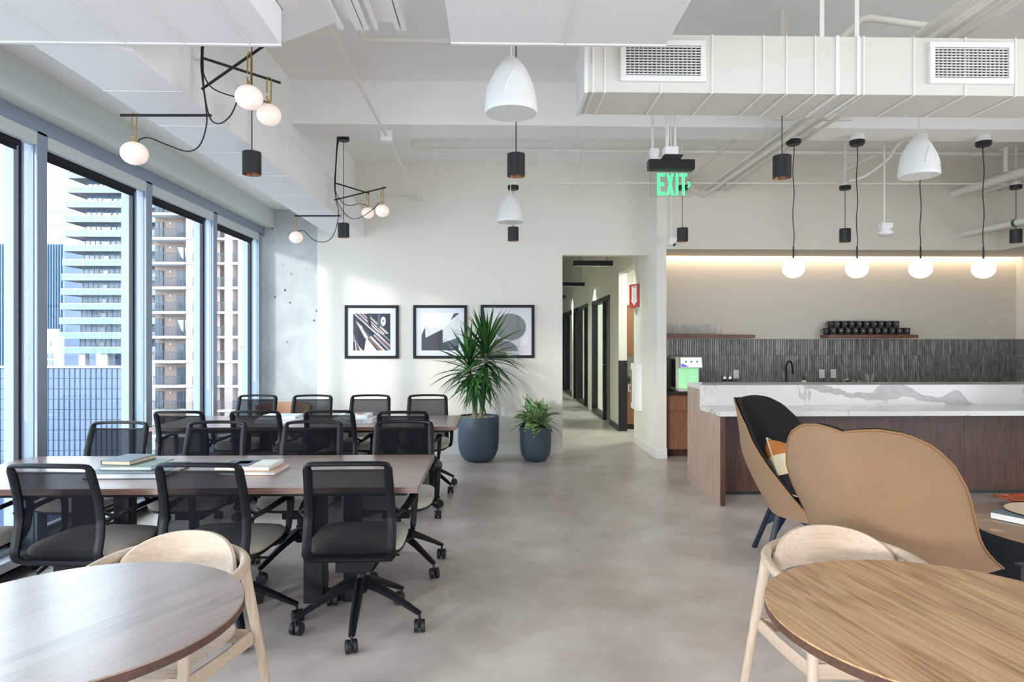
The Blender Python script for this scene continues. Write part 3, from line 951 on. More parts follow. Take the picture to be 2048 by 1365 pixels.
o = pipe('white sprinkler main running behind the cross beam', [(-0.93, 7.6, ZC), (-0.93, 7.6, 3.66), (-0.91, 7.6, 3.642), (-0.88, 7.6, 3.64), (6.30, 7.6, 3.64)], 0.022, clamps=[((1.9, 7.6, 3.64), (1.96, 7.6, 3.64)), ((2.3, 7.6, 3.64), (2.35, 7.6, 3.64)), ((4.2, 7.6, 3.64), (4.27, 7.6, 3.64)), ((5.6, 7.6, 3.64), (5.68, 7.6, 3.64))])
for x in (-0.4, 0.9, 2.0, 3.1, 4.6):
    MB().cyl((x, 7.6, 3.64), (x, 7.6, ZC), 0.006, n=8).build('hanger_rod', 'pipe_paint', o, world=True)
pipe('thin level conduit carrying the back row of black pendants', [(0.204, 7.45, 3.235), (6.30, 7.45, 3.255)], 0.010, clamps=[((0.9, 7.45, 3.2365), (0.94, 7.45, 3.2365)), ((3.4, 7.45, 3.2425), (3.44, 7.45, 3.2425))])
for k, (x, z, rr) in enumerate(((2.556, 3.308, 0.016), (2.62, 3.318, 0.016), (2.687, 3.308, 0.016), (2.755, 3.318, 0.016), (2.575, 3.238, 0.02), (2.855, 3.315, 0.016))):
    lab = ['outermost of the parallel conduits meeting the bulkhead, toward the exit sign', 'second of the parallel conduits meeting the bulkhead', 'third of the parallel conduits meeting the bulkhead', 'fourth of the parallel conduits meeting the bulkhead', 'lowest and thickest of the parallel conduits meeting the bulkhead', 'last of the parallel conduits meeting the bulkhead, toward the bar pendants'][k]
    pipe(lab, [(x, 1.2, z), (x, YP, z)], rr)
o = thing('conduit_rack', 'slotted metal strut carrying the parallel conduits', 'bracket', (2.7, 5.6, 3.337))
MB().box(2.35, 3.05, 5.585, 5.61, 3.337, 3.375).cyl((2.4, 5.6, 3.36), (2.4, 5.6, ZC), 0.006).cyl((3.0, 5.6, 3.36), (3.0, 5.6, ZC), 0.006).build('strut', 'pipe_paint', o, world=True)
o = thing('conduit_rack', 'metal strut over the parallel conduits in front of the long duct', 'bracket', (2.7, 4.2, 3.36))
MB().box(2.42, 2.98, 4.19, 4.21, 3.336, 3.36).build('strut', 'pipe_paint', o, world=True, smooth=False)
pipe('single straight conduit slanting up beside the exit sign', [(2.37, 6.17, 3.45), (2.37, YP, 3.45)], 0.018, clamps=[((2.37, 6.6, 3.45), (2.37, 6.64, 3.45))])
pipe('bent white pipe at the very top above the duct, kinked twice', [(3.355, 4.150, 3.823), (2.948, 4.150, 3.466), (2.883, 4.150, 3.443), (2.382, 4.150, 3.504), (2.324, 4.150, 3.491), (2.060, 4.150, 3.240)], 0.022)
pipe('pair conduit above the duct beside the bent pipe', [(2.168, 4.900, 3.733), (2.198, 4.900, 3.853), (2.281, 4.900, 3.891), (4.192, 4.900, 3.938)], 0.014)
pipe('thin drop conduit rising from the duct top left of the bent pipe', [(2.021, 4.600, 3.565), (2.042, 4.600, 3.775), (2.106, 4.600, 3.882)], 0.012)
pipe('second thin drop conduit rising from the duct top', [(2.051, 4.620, 3.574), (2.072, 4.620, 3.786), (2.137, 4.620, 3.892)], 0.010)
pipe('snaking conduit dropping to a back row pendant', [(3.979, 7.350, 3.252), (4.133, 7.300, 3.297), (4.334, 7.200, 3.461), (4.379, 7.100, 3.586), (4.524, 7.000, 3.686), (4.713, 6.900, 3.783), (4.839, 6.850, 3.742), (5.081, 6.800, 3.806), (5.297, 6.750, 3.879)], 0.019, 5)
pipe('short stub pipe high on the bulkhead above the bar', [(4.130, 7.900, 3.477), (4.363, 7.500, 3.578)], 0.020)
for k, (x, z, rr, lab) in enumerate(((5.724, 3.285, 0.050, 'thick white pipe leaving the bulkhead at the right corner, upper one'), (5.863, 3.305, 0.032, 'thin white pipe beside the thick corner pipe'), (6.041, 3.305, 0.032, 'white pipe between the corner pipes and the side bulkhead'),
                                     (5.835, 2.776, 0.040, 'lowest white pipe at the right corner with green bands'))):
    o = pipe(lab, [(x, 4.05 if k == 3 else 2.5, z), (x, YP, z)], rr)
    if k == 3:
        M('band_green', '#2c5a48', 0.6)
        for y in (6.98, 7.26):
            MB().cyl((x, y, z), (x, y + 0.04, z), rr + 0.003).build('green_band', 'band_green', o, world=True)
pipe('white vertical riser joining the corner pipes', [(5.74, 7.3, 3.345), (5.74, 7.3, 3.62), (5.80, 7.45, 3.64)], 0.024)
pipe('bare white cable drooping from the long duct toward the back wall', [(1.122, 6.300, 3.630), (1.034, 6.500, 3.604), (0.923, 6.700, 3.563), (0.952, 7.400, 3.481), (0.968, 8.000, 3.390), (0.934, 8.400, 3.284)], 0.006, 5, 'ceiling_cable', 'cable')
pipe('short level conduit high on the plant wall', [(-1.538, 8.465, 3.316), (-0.968, 8.465, 3.313)], 0.012)
pipe('slack white cable hanging in the left corner of the plant wall', [(-1.739, 8.400, 3.691), (-1.727, 8.400, 3.483), (-1.702, 8.400, 3.307), (-1.636, 8.450, 3.229)], 0.005, 5, 'ceiling_cable', 'cable')

# ------------------------------------------------------------------ hanging loudspeakers
def speaker(label, x, y, z):
    r = thing('pendant_speaker', label, 'speaker', (x, y, z), 0, 'white pendant speakers')
    prof = [(0.128, 0.002), (0.140, 0.0), (0.1455, 0.012), (0.1445, 0.03), (0.139, 0.075), (0.128, 0.13), (0.112, 0.18), (0.0905, 0.226), (0.090, 0.228), (0.0895, 0.231), (0.062, 0.27), (0.034, 0.30), (0.012, 0.318), (0.0, 0.32)]
    MB().lathe(prof, 40).build('housing', 'white_plastic', r, angle=60)
    MB().lathe([(0.0, 0.006), (0.128, 0.006), (0.130, 0.002), (0.0, 0.001)], 36).build('grille_cover', 'white_plastic', r)
    for k in range(3):
        an = -pi / 2 + 0.25 + k * 2 * pi / 3
        pts = []
        for i in range(13):
            t = i / 12
            q = an + 0.55 * (t - 0.5) * 2
            zz = 0.205 - 0.13 * (abs(t - 0.5) * 2) ** 2.2
            rr = 0.1455 - 0.055 * (zz / 0.226) ** 2.0
            pts.append((rr * cos(q), rr * sin(q), zz))
        MB().sweep(pts, 0.006, 0.006, n=6).build('side_ridge', 'white_plastic', r)
    MB().cyl((0, 0, 0.315), (0, 0, ZC - z), 0.004, n=8).build('cord', 'pipe_paint', r)
    return r
speaker('large white pendant speaker in the centre, closest to the camera', 0.088, 3.63, 2.696)
speaker('small white pendant speaker hanging before the back wall', 0.164, 7.0, 2.705)
speaker('white pendant speaker hanging over the bar', 3.25, 5.0, 2.714)

# ------------------------------------------------------------------ black cylinder pendants
def can_pendant(label, x, y, ztop, box=False):
    zb = 2.570
    r = thing('can_pendant', label, 'pendant light', (x, y, zb), 0, 'black cylinder pendants')
    prof = [(0.0565, 0.02), (0.0585, 0.0), (0.061, 0.0), (0.0612, 0.15), (0.058, 0.1515), (0.0, 0.152)]
    MB().lathe(prof, 36, caps=False).build('shade', 'black_plastic', r)
    MB().lathe([(0.0, 0.08), (0.035, 0.07), (0.054, 0.02), (0.0585, 0.0005)], 32, caps=False).build('reflector', 'copper_inner', r)
    MB().cyl((0, 0, 0.15), (0, 0, ztop - zb), 0.0035, n=8).build('cord', 'cord_black', r)
    MB().lathe([(0.0, -0.045), (0.055, -0.045), (0.0615, -0.038), (0.062, 0.0), (0.0, 0.0)], 32, (0, 0, ztop - zb)).build('canopy', 'black_plastic', r)
    if box:
        MB().lathe([(0.0, 0), (0.045, 0), (0.045, 0.035), (0, 0.035)], 24, (0, 0, ztop - zb)).cyl((0, 0, ztop - zb + 0.03), (0, 0, ZC - zb), 0.011, n=10).build('mounting_box', 'pipe_paint', r)
    return r
can_pendant('black cylinder pendant under the left duct, beside the front globe lamp', -1.635, 4.5, ZC)
can_pendant('black cylinder pendant in the centre below the large speaker', 0.143, 4.5, ZC)
can_pendant('black cylinder pendant in the front row beside the exit sign', 1.97, 4.5, 3.30, True)
can_pendant('black cylinder pendant in the back row beside the far globe lamp', -1.635, 7.2, 3.655, True)
can_pendant('black cylinder pendant below the small speaker', 0.204, 7.4, 3.185, True)
can_pendant('black cylinder pendant next to the dome camera', 2.108, 7.4, 3.195, True)
can_pendant('black cylinder pendant between the first two bar globes', 3.961, 7.4, 3.205, True)
can_pendant('black cylinder pendant at the right edge near the corner pipes', 5.935, 7.4, 3.225, True)

# ------------------------------------------------------------------ three-armed globe lamps
def globe_lamp(label, top, bars, loops, glo=0.070, shift=0.0):
    """top: hanging point; bars: (end a, end b, hook point, globe centre)"""
    r = thing('globe_lamp', label, 'pendant light', top, 0, 'three globe lamps with black rods')
    for (a, b, h, g) in bars:
        a, b, h, g = Vector(a), Vector(b), Vector(h), Vector(g)
        MB().sweep([a, b], 0.0075, n=10).build('rod', 'black_metal', r, world=True)
        d = (b - a); d.z = 0; d.normalize()
        w = 0.012
        top_z = h.z + 0.013
        bot = g.z + glo * 0.86 + 0.055
        pts = [h + d * w, None, None]
        loop = []
        for i in range(9):
            q = pi * i / 8
            loop.append(Vector((g.x, g.y, 0)) * 0 + Vector((h.x, h.y, top_z - 0.012)) + d * (w * cos(q)) + Vector((0, 0, w * sin(q))))
        base = Vector((g.x, g.y, bot))
        right = [loop[0] + (base + d * w - loop[0]) * t for t in (0.0,)]
        path = [Vector((g.x, g.y, g.z + glo * 0.86)) + d * 0.004, base + d * w - Vector((0, 0, 0.03))] + loop + [base - d * w + Vector((0, 0, 0.012)), ]
        MB().sweep(path, 0.0038, n=8, up=(0.3, 0.9, 0.2)).build('brass_hook', 'brass', r, world=True)
        MB().sweep([base - d * w - Vector((0, 0, 0.008)), base - d * w - Vector((0, 0, 0.024)), base - Vector((0, 0, 0.034)), Vector((g.x, g.y, g.z + glo * 0.9))], 0.0038, n=8, up=(0.3, 0.9, 0.2)).cyl((g.x, g.y, g.z + glo * 0.80), (g.x, g.y, g.z + glo * 0.86 + 0.022), 0.011).build('brass_cap', 'brass', r, world=True)
        MB().ball(g, glo, glo, glo * 0.89).build('globe', 'globe_warm', r, world=True, angle=180)
    t = Vector(top)
    for k, lp in enumerate(loops):
        MB().sweep(catmull([t + Vector((0.006 * (k - 1), 0.004 * k, 0))] + [Vector(p) for p in lp], 8), 0.0038, n=6, up=(0.2, 0.95, 0.2)).build('cable', 'cord_black', r, world=True)
    r.location.x += shift
    t = t + Vector((shift, 0, 0))
    MB().lathe([(0, 0), (0.06, 0), (0.06, -0.03), (0, -0.03)], 24, (t.x, t.y, ZC)).sweep([(t.x, t.y, ZC - 0.02), (t.x, t.y, t.z - 0.1)], 0.007, n=8).build('canopy', 'black_plastic', r, world=True)
    return r
globe_lamp('three-globe lamp with black rods in front, large pale globes',
           (-1.590, 3.650, 3.145),
           [((-1.600, 3.650, 2.995), (-1.268, 3.950, 2.977), (-1.318, 3.900, 2.977), (-1.318, 3.900, 2.770)),
            ((-1.595, 3.650, 2.824), (-1.176, 3.420, 2.965), (-1.266, 3.450, 2.926), (-1.268, 3.450, 2.707)),
            ((-2.032, 3.650, 2.676), (-1.544, 3.650, 2.680), (-1.958, 3.650, 2.676), (-1.958, 3.650, 2.470))],
           [[(-1.598, 3.650, 3.009), (-1.597, 3.660, 2.931), (-1.573, 3.700, 2.860), (-1.524, 3.780, 2.846), (-1.409, 3.850, 2.838), (-1.341, 3.900, 2.848), (-1.321, 3.900, 2.828)],
            [(-1.590, 3.650, 2.982), (-1.584, 3.650, 2.818), (-1.539, 3.620, 2.656), (-1.469, 3.580, 2.614), (-1.388, 3.520, 2.640), (-1.327, 3.470, 2.714), (-1.278, 3.450, 2.766)],
            [(-1.600, 3.650, 2.982), (-1.590, 3.650, 2.846), (-1.574, 3.650, 2.723), (-1.571, 3.650, 2.628), (-1.606, 3.650, 2.519), (-1.673, 3.650, 2.483), (-1.781, 3.650, 2.517), (-1.880, 3.650, 2.555), (-1.928, 3.650, 2.546), (-1.939, 3.650, 2.524)]])
globe_lamp('three-globe lamp with black rods at the back, by the plant wall',
           (-1.613, 6.600, 3.501),
           [((-1.647, 6.600, 3.016), (-1.372, 6.950, 2.992), (-1.387, 6.950, 2.997), (-1.387, 6.950, 2.788)),
            ((-1.647, 6.600, 2.848), (-1.093, 6.300, 2.905), (-1.129, 6.320, 2.900), (-1.126, 6.300, 2.683)),
            ((-2.040, 6.600, 2.687), (-1.588, 6.600, 2.690), (-2.025, 6.600, 2.683), (-2.025, 6.600, 2.475))],
           [[(-1.642, 6.600, 3.095), (-1.645, 6.650, 2.933), (-1.582, 6.700, 2.834), (-1.530, 6.800, 2.835), (-1.471, 6.880, 2.867), (-1.403, 6.950, 2.871)],
            [(-1.637, 6.600, 3.046), (-1.708, 6.950, 2.922), (-1.511, 6.500, 2.681), (-1.479, 6.800, 2.697), (-1.265, 6.360, 2.679), (-1.149, 6.300, 2.763)],
            [(-1.647, 6.600, 3.046), (-1.632, 6.600, 2.848), (-1.608, 6.600, 2.699), (-1.657, 6.600, 2.501), (-1.740, 6.600, 2.432), (-1.853, 6.600, 2.451), (-1.942, 6.600, 2.535), (-1.991, 6.600, 2.539), (-2.010, 6.600, 2.525)]], 0.066, 0.06)

# ------------------------------------------------------------------ globe pendants over the bar
def bar_globe(label, x, n):
    z = 2.118; y = 6.0
    r = thing('bar_pendant', label, 'pendant light', (x, y, z), 0, 'glowing globe pendants over the bar')
    MB().ball((0, 0, 0), 0.098, 0.098, 0.090).build('globe', 'globe_bar', r, angle=180)
    MB().cyl((0, 0, 0.086), (0, 0, 0.20), 0.008, 0.007, n=10).build('stem', 'black_metal', r)
    zt = 3.29 - z
    pts = [(0.006 * sin(i * 1.1 + n), 0, 0.19 + (zt - 0.19) * i / 14) for i in range(15)]
    pts[0] = (0, 0, 0.19); pts[-1] = (0, 0, zt)
    MB().sweep(catmull(pts, 3), 0.0042, n=6, up=(0.2, 0.9, 0.1)).build('cord', 'cord_black', r)
    MB().lathe([(0, -0.045), (0.052, -0.045), (0.066, -0.028), (0.066, 0.0), (0, 0)], 30, (0, 0, zt)).build('canopy', 'black_plastic', r)
    MB().lathe([(0, 0), (0.06, 0), (0.06, 3.342 - 3.29), (0, 3.342 - 3.29)], 24, (0, 0, zt)).build('mounting_box', 'white_plastic', r)
for k, (x, lab) in enumerate(((2.733, 'first glowing globe pendant over the bar, closest to the hallway'), (3.323, 'second glowing globe pendant over the bar'), (3.916, 'third glowing globe pendant over the bar, under the speaker'), (4.506, 'fourth glowing globe pendant over the bar, farthest from the hallway'))):
    bar_globe(lab, x, k)

# ------------------------------------------------------------------ exit sign, dome camera, sensors
r = thing('exit_sign', 'hanging clear exit sign with green letters and black housing', 'exit sign', (1.31, 4.9, 2.528))
MB().prism([(1.140, 2.722), (1.482, 2.722), (1.484, 2.80), (1.138, 2.80)], 4.87, 4.95, plane='xz').build('housing', 'exit_housing', r, world=True, smooth=False, bev=0.008)
MB().prism([(1.232, 2.80), (1.378, 2.80), (1.400, 2.836), (1.255, 2.836)], 4.875, 4.93, plane='xz').build('mount', 'exit_housing', r, world=True, smooth=False, bev=0.004)
pl = MB().box(1.156, 1.467, 4.905, 4.911, 2.528, 2.724).build('acrylic_plate', 'sign_glass', r, world=True, smooth=False)
MB().box(1.156, 1.467, 4.9045, 4.9115, 2.526, 2.530).box(1.154, 1.158, 4.9045, 4.9115, 2.528, 2.722).box(1.465, 1.469, 4.9045, 4.9115, 2.528, 2.722).build('plate_edge', 'sign_glass', r, world=True, smooth=False)
s = 4.9 / 1325
def lx(px): return 1.2065 + (px - 1313.7) * s
zt, zl = 2.700, 2.536
E_ = MB().box(lx(1313.7), lx(1319.5), 4.900, 4.904, zl, zt)
for za, zb_ in ((zt - 0.024, zt), (2.605, 2.630), (zl, zl + 0.024)): E_.box(lx(1319.5), lx(1329.5 if za != 2.605 else 1327.5), 4.900, 4.904, za, zb_)
E_.build('letter', 'exit_green', r, world=True, smooth=False)
xa, xb = lx(1332), lx(1348); w = 0.021
MB().prism([(xa, zt), (xa + w, zt), (xb, zl), (xb - w, zl)], 4.900, 4.904, plane='xz').prism([(xb - w, zt), (xb, zt), (xa + w, zl), (xa, zl)], 4.8995, 4.9035, plane='xz').build('letter', 'exit_green', r, world=True, smooth=False)
MB().box(lx(1351), lx(1356.5), 4.900, 4.904, zl, zt).build('letter', 'exit_green', r, world=True, smooth=False)
MB().box(lx(1359), lx(1374.5), 4.900, 4.904, zt - 0.024, zt).box(lx(1364), lx(1369.6), 4.900, 4.904, zl, zt - 0.024).build('letter', 'exit_green', r, world=True, smooth=False)
ax = lx(1374)
MB().prism([(ax, 2.640), (ax + 0.014, 2.640), (ax + 0.032, 2.618), (ax + 0.014, 2.594), (ax, 2.594), (ax + 0.017, 2.618)], 4.900, 4.904, plane='xz').build('arrow', 'exit_green', r, world=True, smooth=False)
MB().box(1.258, 1.36, 4.87, 4.96, 2.836, 2.895).build('junction_box', 'white_plastic', r, world=True, smooth=False, bev=0.008)
for x in (1.284, 1.344): MB().cyl((x, 4.915, 2.89), (x, 4.915, ZC), 0.0125 if x < 1.3 else 0.010, n=12).build('stem', 'pipe_paint', r, world=True)
MB().cyl((1.315, 4.925, 2.89), (1.315, 4.925, ZC), 0.005, n=8).build('stem', 'pipe_paint', r, world=True)

def ceiling_sensor(name, label, cat, x, y, z, rr, dome=False):
    r = thing(name, label, cat, (x, y, z))
    if dome:
        MB().box(-0.035, 0.075, -0.03, 0.03, 0.055, 0.11).build('junction_box', 'white_plastic', r, smooth=False, bev=0.006)
        MB().lathe([(0, -0.002), (0.02, 0.004), (0.042, 0.022), (0.052, 0.04), (0.055, 0.056), (0, 0.056)], 28).build('dome', 'white_plastic', r)
        MB().ball((0.012, -0.036, 0.018), 0.017, n=14, m=8).build('lens', 'black_plastic', r)
    else:
        MB().lathe([(0, 0), (rr * 0.55, 0.0), (rr * 0.95, 0.02), (rr, 0.035), (rr, 0.05), (rr * 0.7, 0.055), (rr * 0.7, 0.08), (0, 0.08)], 28).build('disc', 'white_plastic', r)
        MB().box(-rr * 0.75, rr * 0.75, -rr * 0.6, rr * 0.6, 0.08, 0.14).build('junction_box', 'white_plastic', r, smooth=False, bev=0.005)
        MB().lathe([(0, -0.001), (rr * 0.45, 0.0005), (0, 0.002)], 20).build('lens', 'grille_metal', r)
    MB().cyl((-0.012, 0, 0.10), (-0.012, 0, ZC - z), 0.011, n=10).build('conduit', 'pipe_paint', r)
    return r
ceiling_sensor('dome_camera', 'white dome security camera on a conduit beside the wall end', 'camera', 2.13, 7.9, 2.585, 0.05, True)
ceiling_sensor('occupancy_sensor', 'white round ceiling sensor on a long conduit over the kitchen', 'sensor', 4.185, 7.0, 2.575, 0.078)
ceiling_sensor('smoke_detector', 'white smoke detector hanging behind the exit sign', 'detector', 1.352, 5.6, 2.945, 0.05)

# ------------------------------------------------------------------ conference tables
def conference_table(label, x0, x1, y0, y1):
    zt = 0.73
    r = thing('conference_table', label, 'table', ((x0 + x1) / 2, (y0 + y1) / 2, 0), 0, 'long walnut conference tables')
    n = 8
    w = (y1 - y0) / n
    for k in range(n):
        a, b = y0 + k * w, y0 + (k + 1) * w
        MB().box(x0 - 1.1, x1 - 1.1, a + 0.0006, b - 0.0006, zt - 0.03, zt).build('plank', 'walnut_plank', r, smooth=False, loc=None, world=True) if False else None
        pk = MB().box(x0, x1, a + 0.0004, b - 0.0004, zt - 0.030, zt).build('plank', 'walnut_plank', r, world=True, smooth=False)
    MB().box(x0 + 0.06, x1 - 0.06, y0 + 0.06, y1 - 0.06, zt - 0.055, zt - 0.030).build('under_frame', 'black_metal', r, world=True, smooth=False)
    yc = (y0 + y1) / 2
    for sx, xc in ((1, x1 - 0.62), (-1, x0 + 0.62)):
        MB().box(xc - 0.055, xc + 0.055, yc - 0.06, yc + 0.06, 0.0, zt - 0.055).build('leg', 'black_metal', r, world=True, smooth=False, bev=0.006)
        MB().box(xc + 0.16, xc + 0.25, yc - 0.04, yc + 0.04, 0.0, zt - 0.055).build('leg', 'black_metal', r, world=True, smooth=False, bev=0.006)
        MB().add([(xc - 0.05, yc - 0.02, 0.06), (xc + 0.25, yc - 0.02, 0.06), (xc + 0.25, yc + 0.02, 0.06), (xc - 0.05, yc + 0.02, 0.06), (xc - 0.05, yc - 0.02, 0.0), (xc + 0.25, yc - 0.02, 0.0), (xc + 0.25, yc + 0.02, 0.0), (xc - 0.05, yc + 0.02, 0.0)],
                 [(0, 1, 2, 3), (7, 6, 5, 4), (0, 4, 5, 1), (1, 5, 6, 2), (2, 6, 7, 3), (3, 7, 4, 0)]).build('foot_bar', 'black_metal', r, world=True, smooth=False)
    return r
conference_table('long walnut conference table in front, close to the camera', -2.88, -0.382, 3.272, 4.205)
conference_table('long walnut conference table at the back by the plants', -2.88, -0.325, 5.57, 6.43)

# ------------------------------------------------------------------ mesh task chairs
def mesh_material():
    m = bpy.data.materials.new('chair_mesh')
    m.use_nodes = True
    nt = m.node_tree
    b = nt.nodes['Principled BSDF']
    b.inputs['Base Color'].default_value = lin('#0a0c12')
    b.inputs['Roughness'].default_value = 0.9
    b.inputs['Specular IOR Level'].default_value = 0.15
    tr = nt.nodes.new('ShaderNodeBsdfTransparent')
    mx = nt.nodes.new('ShaderNodeMixShader')
    # woven: solid thread share grows when the cloth is seen at a slant
    lw = nt.nodes.new('ShaderNodeLayerWeight'); lw.inputs['Blend'].default_value = 0.3
    mr = nt.nodes.new('ShaderNodeMapRange')
    mr.inputs['To Min'].default_value = 0.85; mr.inputs['To Max'].default_value = 0.97
    nt.links.new(lw.outputs['Facing'], mr.inputs['Value'])
    nt.links.new(mr.outputs['Result'], mx.inputs[0])
    nt.links.new(tr.outputs[0], mx.inputs[1]); nt.links.new(b.outputs[0], mx.inputs[2])
    nt.links.new(mx.outputs[0], nt.nodes['Material Output'].inputs['Surface'])
    MATS['chair_mesh'] = m
mesh_material()

def back_y(z):       # side profile of the backrest
    pts = [(0.42, -0.275), (0.47, -0.295), (0.55, -0.278), (0.63, -0.268), (0.72, -0.282), (0.80, -0.306), (0.88, -0.335)]
    for (z0, y0), (z1, y1) in zip(pts, pts[1:]):
        if z <= z1:
            t = (z - z0) / (z1 - z0)
            return y0 + (y1 - y0) * t
    return pts[-1][1]
def half_w(z):
    return 0.197 - 0.014 * max(0, (z - 0.55) / 0.33) - 0.004 * max(0, (0.50 - z) / 0.08)

def make_task_chair():
    r = thing('task_chair', 'x', 'office chair', (0, 0, 0), 0, 'black mesh task chairs at the conference tables')
    # back frame: one loop of side rails, top and bottom bars
    side = []
    for i in range(13):
        z = 0.445 + (0.868 - 0.445) * i / 12
        side.append((half_w(z), back_y(z), z))
    loop = [(0.14, back_y(0.425) + 0.012, 0.424)] + side + [(0.168, -0.341, 0.884), (0.09, -0.356, 0.889), (0, -0.360, 0.890)]
    right = loop
    left = [(-x, y, z) for x, y, z in reversed(loop[:-1])]
    full = right + left
    path = catmull(full, 3, closed=True)
    aw = [0.0115 + 0.0105 * max(0.0, min(1.0, (0.885 - p.z) / 0.03)) * max(0.0, min(1.0, (p.z - 0.425) / 0.02)) for p in path]
    fr = MB().sweep(path, aw, 0.0145, up=(0, 1, 0.05), n=8, closed=True)
    fr.build('back_frame', 'chair_black', r)
    # mesh panel, stretched between the rails, its top edge below the handle slot
    rows = []
    for j in range(13):
        z = 0.428 + (0.848 - 0.428) * j / 12
        hw = half_w(z) - 0.008
        row = []
        for i in range(11):
            u = -1 + 2 * i / 10
            zz = z
            row.append((hw * u, back_y(z) + 0.012 * (1 - u * u) * (1 if z < 0.83 else 0.4) + 0.004, zz))
        rows.append(row)
    MB().grid(rows).build('mesh_panel', 'chair_mesh', r, angle=180)
    MB().sweep([(x, back_y(0.848) + 0.004 + 0.005 * (1 - (x / 0.19) ** 2), 0.850) for x in [(-0.177 + 0.0177 * i) for i in range(21)]], 0.005, 0.005, n=6).build('mesh_edge', 'chair_black', r)
    for s in (1, -1):
        arm = [(s * 0.205, -0.254, 0.60), (s * 0.214, -0.238, 0.622), (s * 0.238, -0.20, 0.634), (s * 0.254, -0.10, 0.642), (s * 0.262, 0.0, 0.648), (s * 0.263, 0.07, 0.648),
               (s * 0.262, 0.105, 0.636), (s * 0.261, 0.115, 0.60), (s * 0.258, 0.110, 0.53), (s * 0.254, 0.098, 0.475), (s * 0.248, 0.07, 0.442), (s * 0.235, 0.03, 0.425), (s * 0.19, 0.0, 0.415)]
        MB().sweep(catmull(arm, 4), [0.016, 0.022, 0.023, 0.022, 0.017, 0.016, 0.014], [0.014, 0.010, 0.009, 0.010, 0.012, 0.012, 0.010], up=(s * 0.02, 0.55, 1), n=8).build('armrest', 'chair_black', r)
        MB().sweep(catmull([(s * 0.207, -0.272, 0.665), (s * 0.226, -0.25, 0.645), (s * 0.237, -0.205, 0.636)], 4), [0.008, 0.012, 0.016], 0.008, up=(0, 0.5, 1), n=8).build('arm_brace', 'chair_black', r)
    # seat cushion: rounded outline, domed
    N = 40
    def outline(k, sx, sy):
        an = 2 * pi * k / N
        c, s_ = cos(an), sin(an)
        e = 0.42
        return (sx * abs(c) ** e * (1 if c >= 0 else -1), -0.01 + sy * abs(s_) ** e * (1 if s_ >= 0 else -1))
    prof = [(0.90, 0.432), (0.985, 0.438), (1.0, 0.450), (0.985, 0.468), (0.93, 0.480), (0.75, 0.487), (0.45, 0.490), (0.05, 0.490)]
    rows = []
    for k_, z in prof:
        row = []
        for k in range(N):
            x, y = outline(k, 0.232 * k_, 0.235 * k_)
            dz = -0.022 * max(0, (y - 0.12) / 0.11) ** 2
            row.append((x, y, z + dz))
        rows.append(row)
    sm = MB().grid(rows, closed_u=True)
    sm.add(rows[-1], [tuple(range(N))])
    sm.build('seat', 'seat_fabric', r, angle=60)
    rows = []
    for k_, z in [(0.30, 0.385), (0.62, 0.392), (0.90, 0.412), (0.985, 0.430), (0.975, 0.440)]:
        row = []
        for k in range(N):
            x, y = outline(k, 0.236 * k_, 0.238 * k_)
            row.append((x, y, z - 0.022 * max(0, (y - 0.12) / 0.11) ** 2))
        rows.append(row)
    sh = MB().grid(rows, closed_u=True)
    sh.add(rows[0], [tuple(reversed(range(N)))])
    sh.build('seat_shell', 'chair_black', r, angle=60)
    MB().box(-0.085, 0.085, -0.20, 0.10, 0.335, 0.39).sweep([(0.07, -0.02, 0.36), (0.20, -0.03, 0.365)], 0.006).build('mechanism', 'chair_black', r, bev=0.012)
    MB().sweep([(-0.19, -0.255, 0.42), (-0.12, -0.20, 0.40), (0.12, -0.20, 0.40), (0.19, -0.255, 0.42)], 0.014, n=8).build('back_bracket', 'chair_black', r)
    MB().cyl((0, 0, 0.20), (0, 0, 0.27), 0.028, 0.026).cyl((0, 0, 0.26), (0, 0, 0.345), 0.020).build('gas_stem', 'black_metal', r)
    MB().lathe([(0, 0.165), (0.03, 0.168), (0.040, 0.19), (0.036, 0.235), (0.030, 0.248), (0, 0.248)], 20).build('hub', 'chair_black', r)
    leg_mesh = caster_mesh = None
    for k in range(5):
        an = -pi / 2 + 2 * pi * k / 5
        if leg_mesh is None:
            lg = MB().sweep(catmull([(0.015, 0, 0.225), (0.10, 0, 0.197), (0.20, 0, 0.150), (0.29, 0, 0.102), (0.322, 0, 0.086)], 4), [0.028, 0.025, 0.022, 0.019, 0.016], [0.030, 0.024, 0.018, 0.014, 0.012], n=8).build('base_leg', 'chair_black', r)
            ca = MB()
            for s in (-1, 1):
                ca.cyl((-0.012, s * 0.006, 0.0315), (-0.012, s * 0.027, 0.0315), 0.0315, n=18)
            ca.sweep([(0, 0, 0.088), (0, 0, 0.060)], 0.007, n=8).box(-0.02, 0.006, -0.0055, 0.0055, 0.02, 0.062)
            c = ca.build('caster', 'caster_black', lg, bev=0.003)
            c.location = (0.318, 0, 0)
            leg_mesh = (lg, c)
        else:
            lg = link_copy(leg_mesh[0], r)
            c = link_copy(leg_mesh[1], lg)
        lg.rotation_euler = (0, 0, an)
        c.rotation_euler = (0, 0, [0.3, 1.9, -0.9, 2.6, 0.9][k])
    return r
proto_chair = make_task_chair()
used = [False]
def place_chair(label, x, y, rot_deg, spin):
    if not used[0]:
        c = proto_chair; used[0] = True
    else:
        c = copy_tree(proto_chair)
    c.location = (x, y, 0)
    c.rotation_euler = (0, 0, radians(rot_deg))
    c['label'] = label
    k = 0
    for ch in c.children:
        if ch.name.startswith('base_leg'):
            ch.rotation_euler = (0, 0, -pi / 2 + 2 * pi * k / 5 + radians(spin))
            k += 1
    return c
T1, T2 = 'front conference table', 'back conference table'
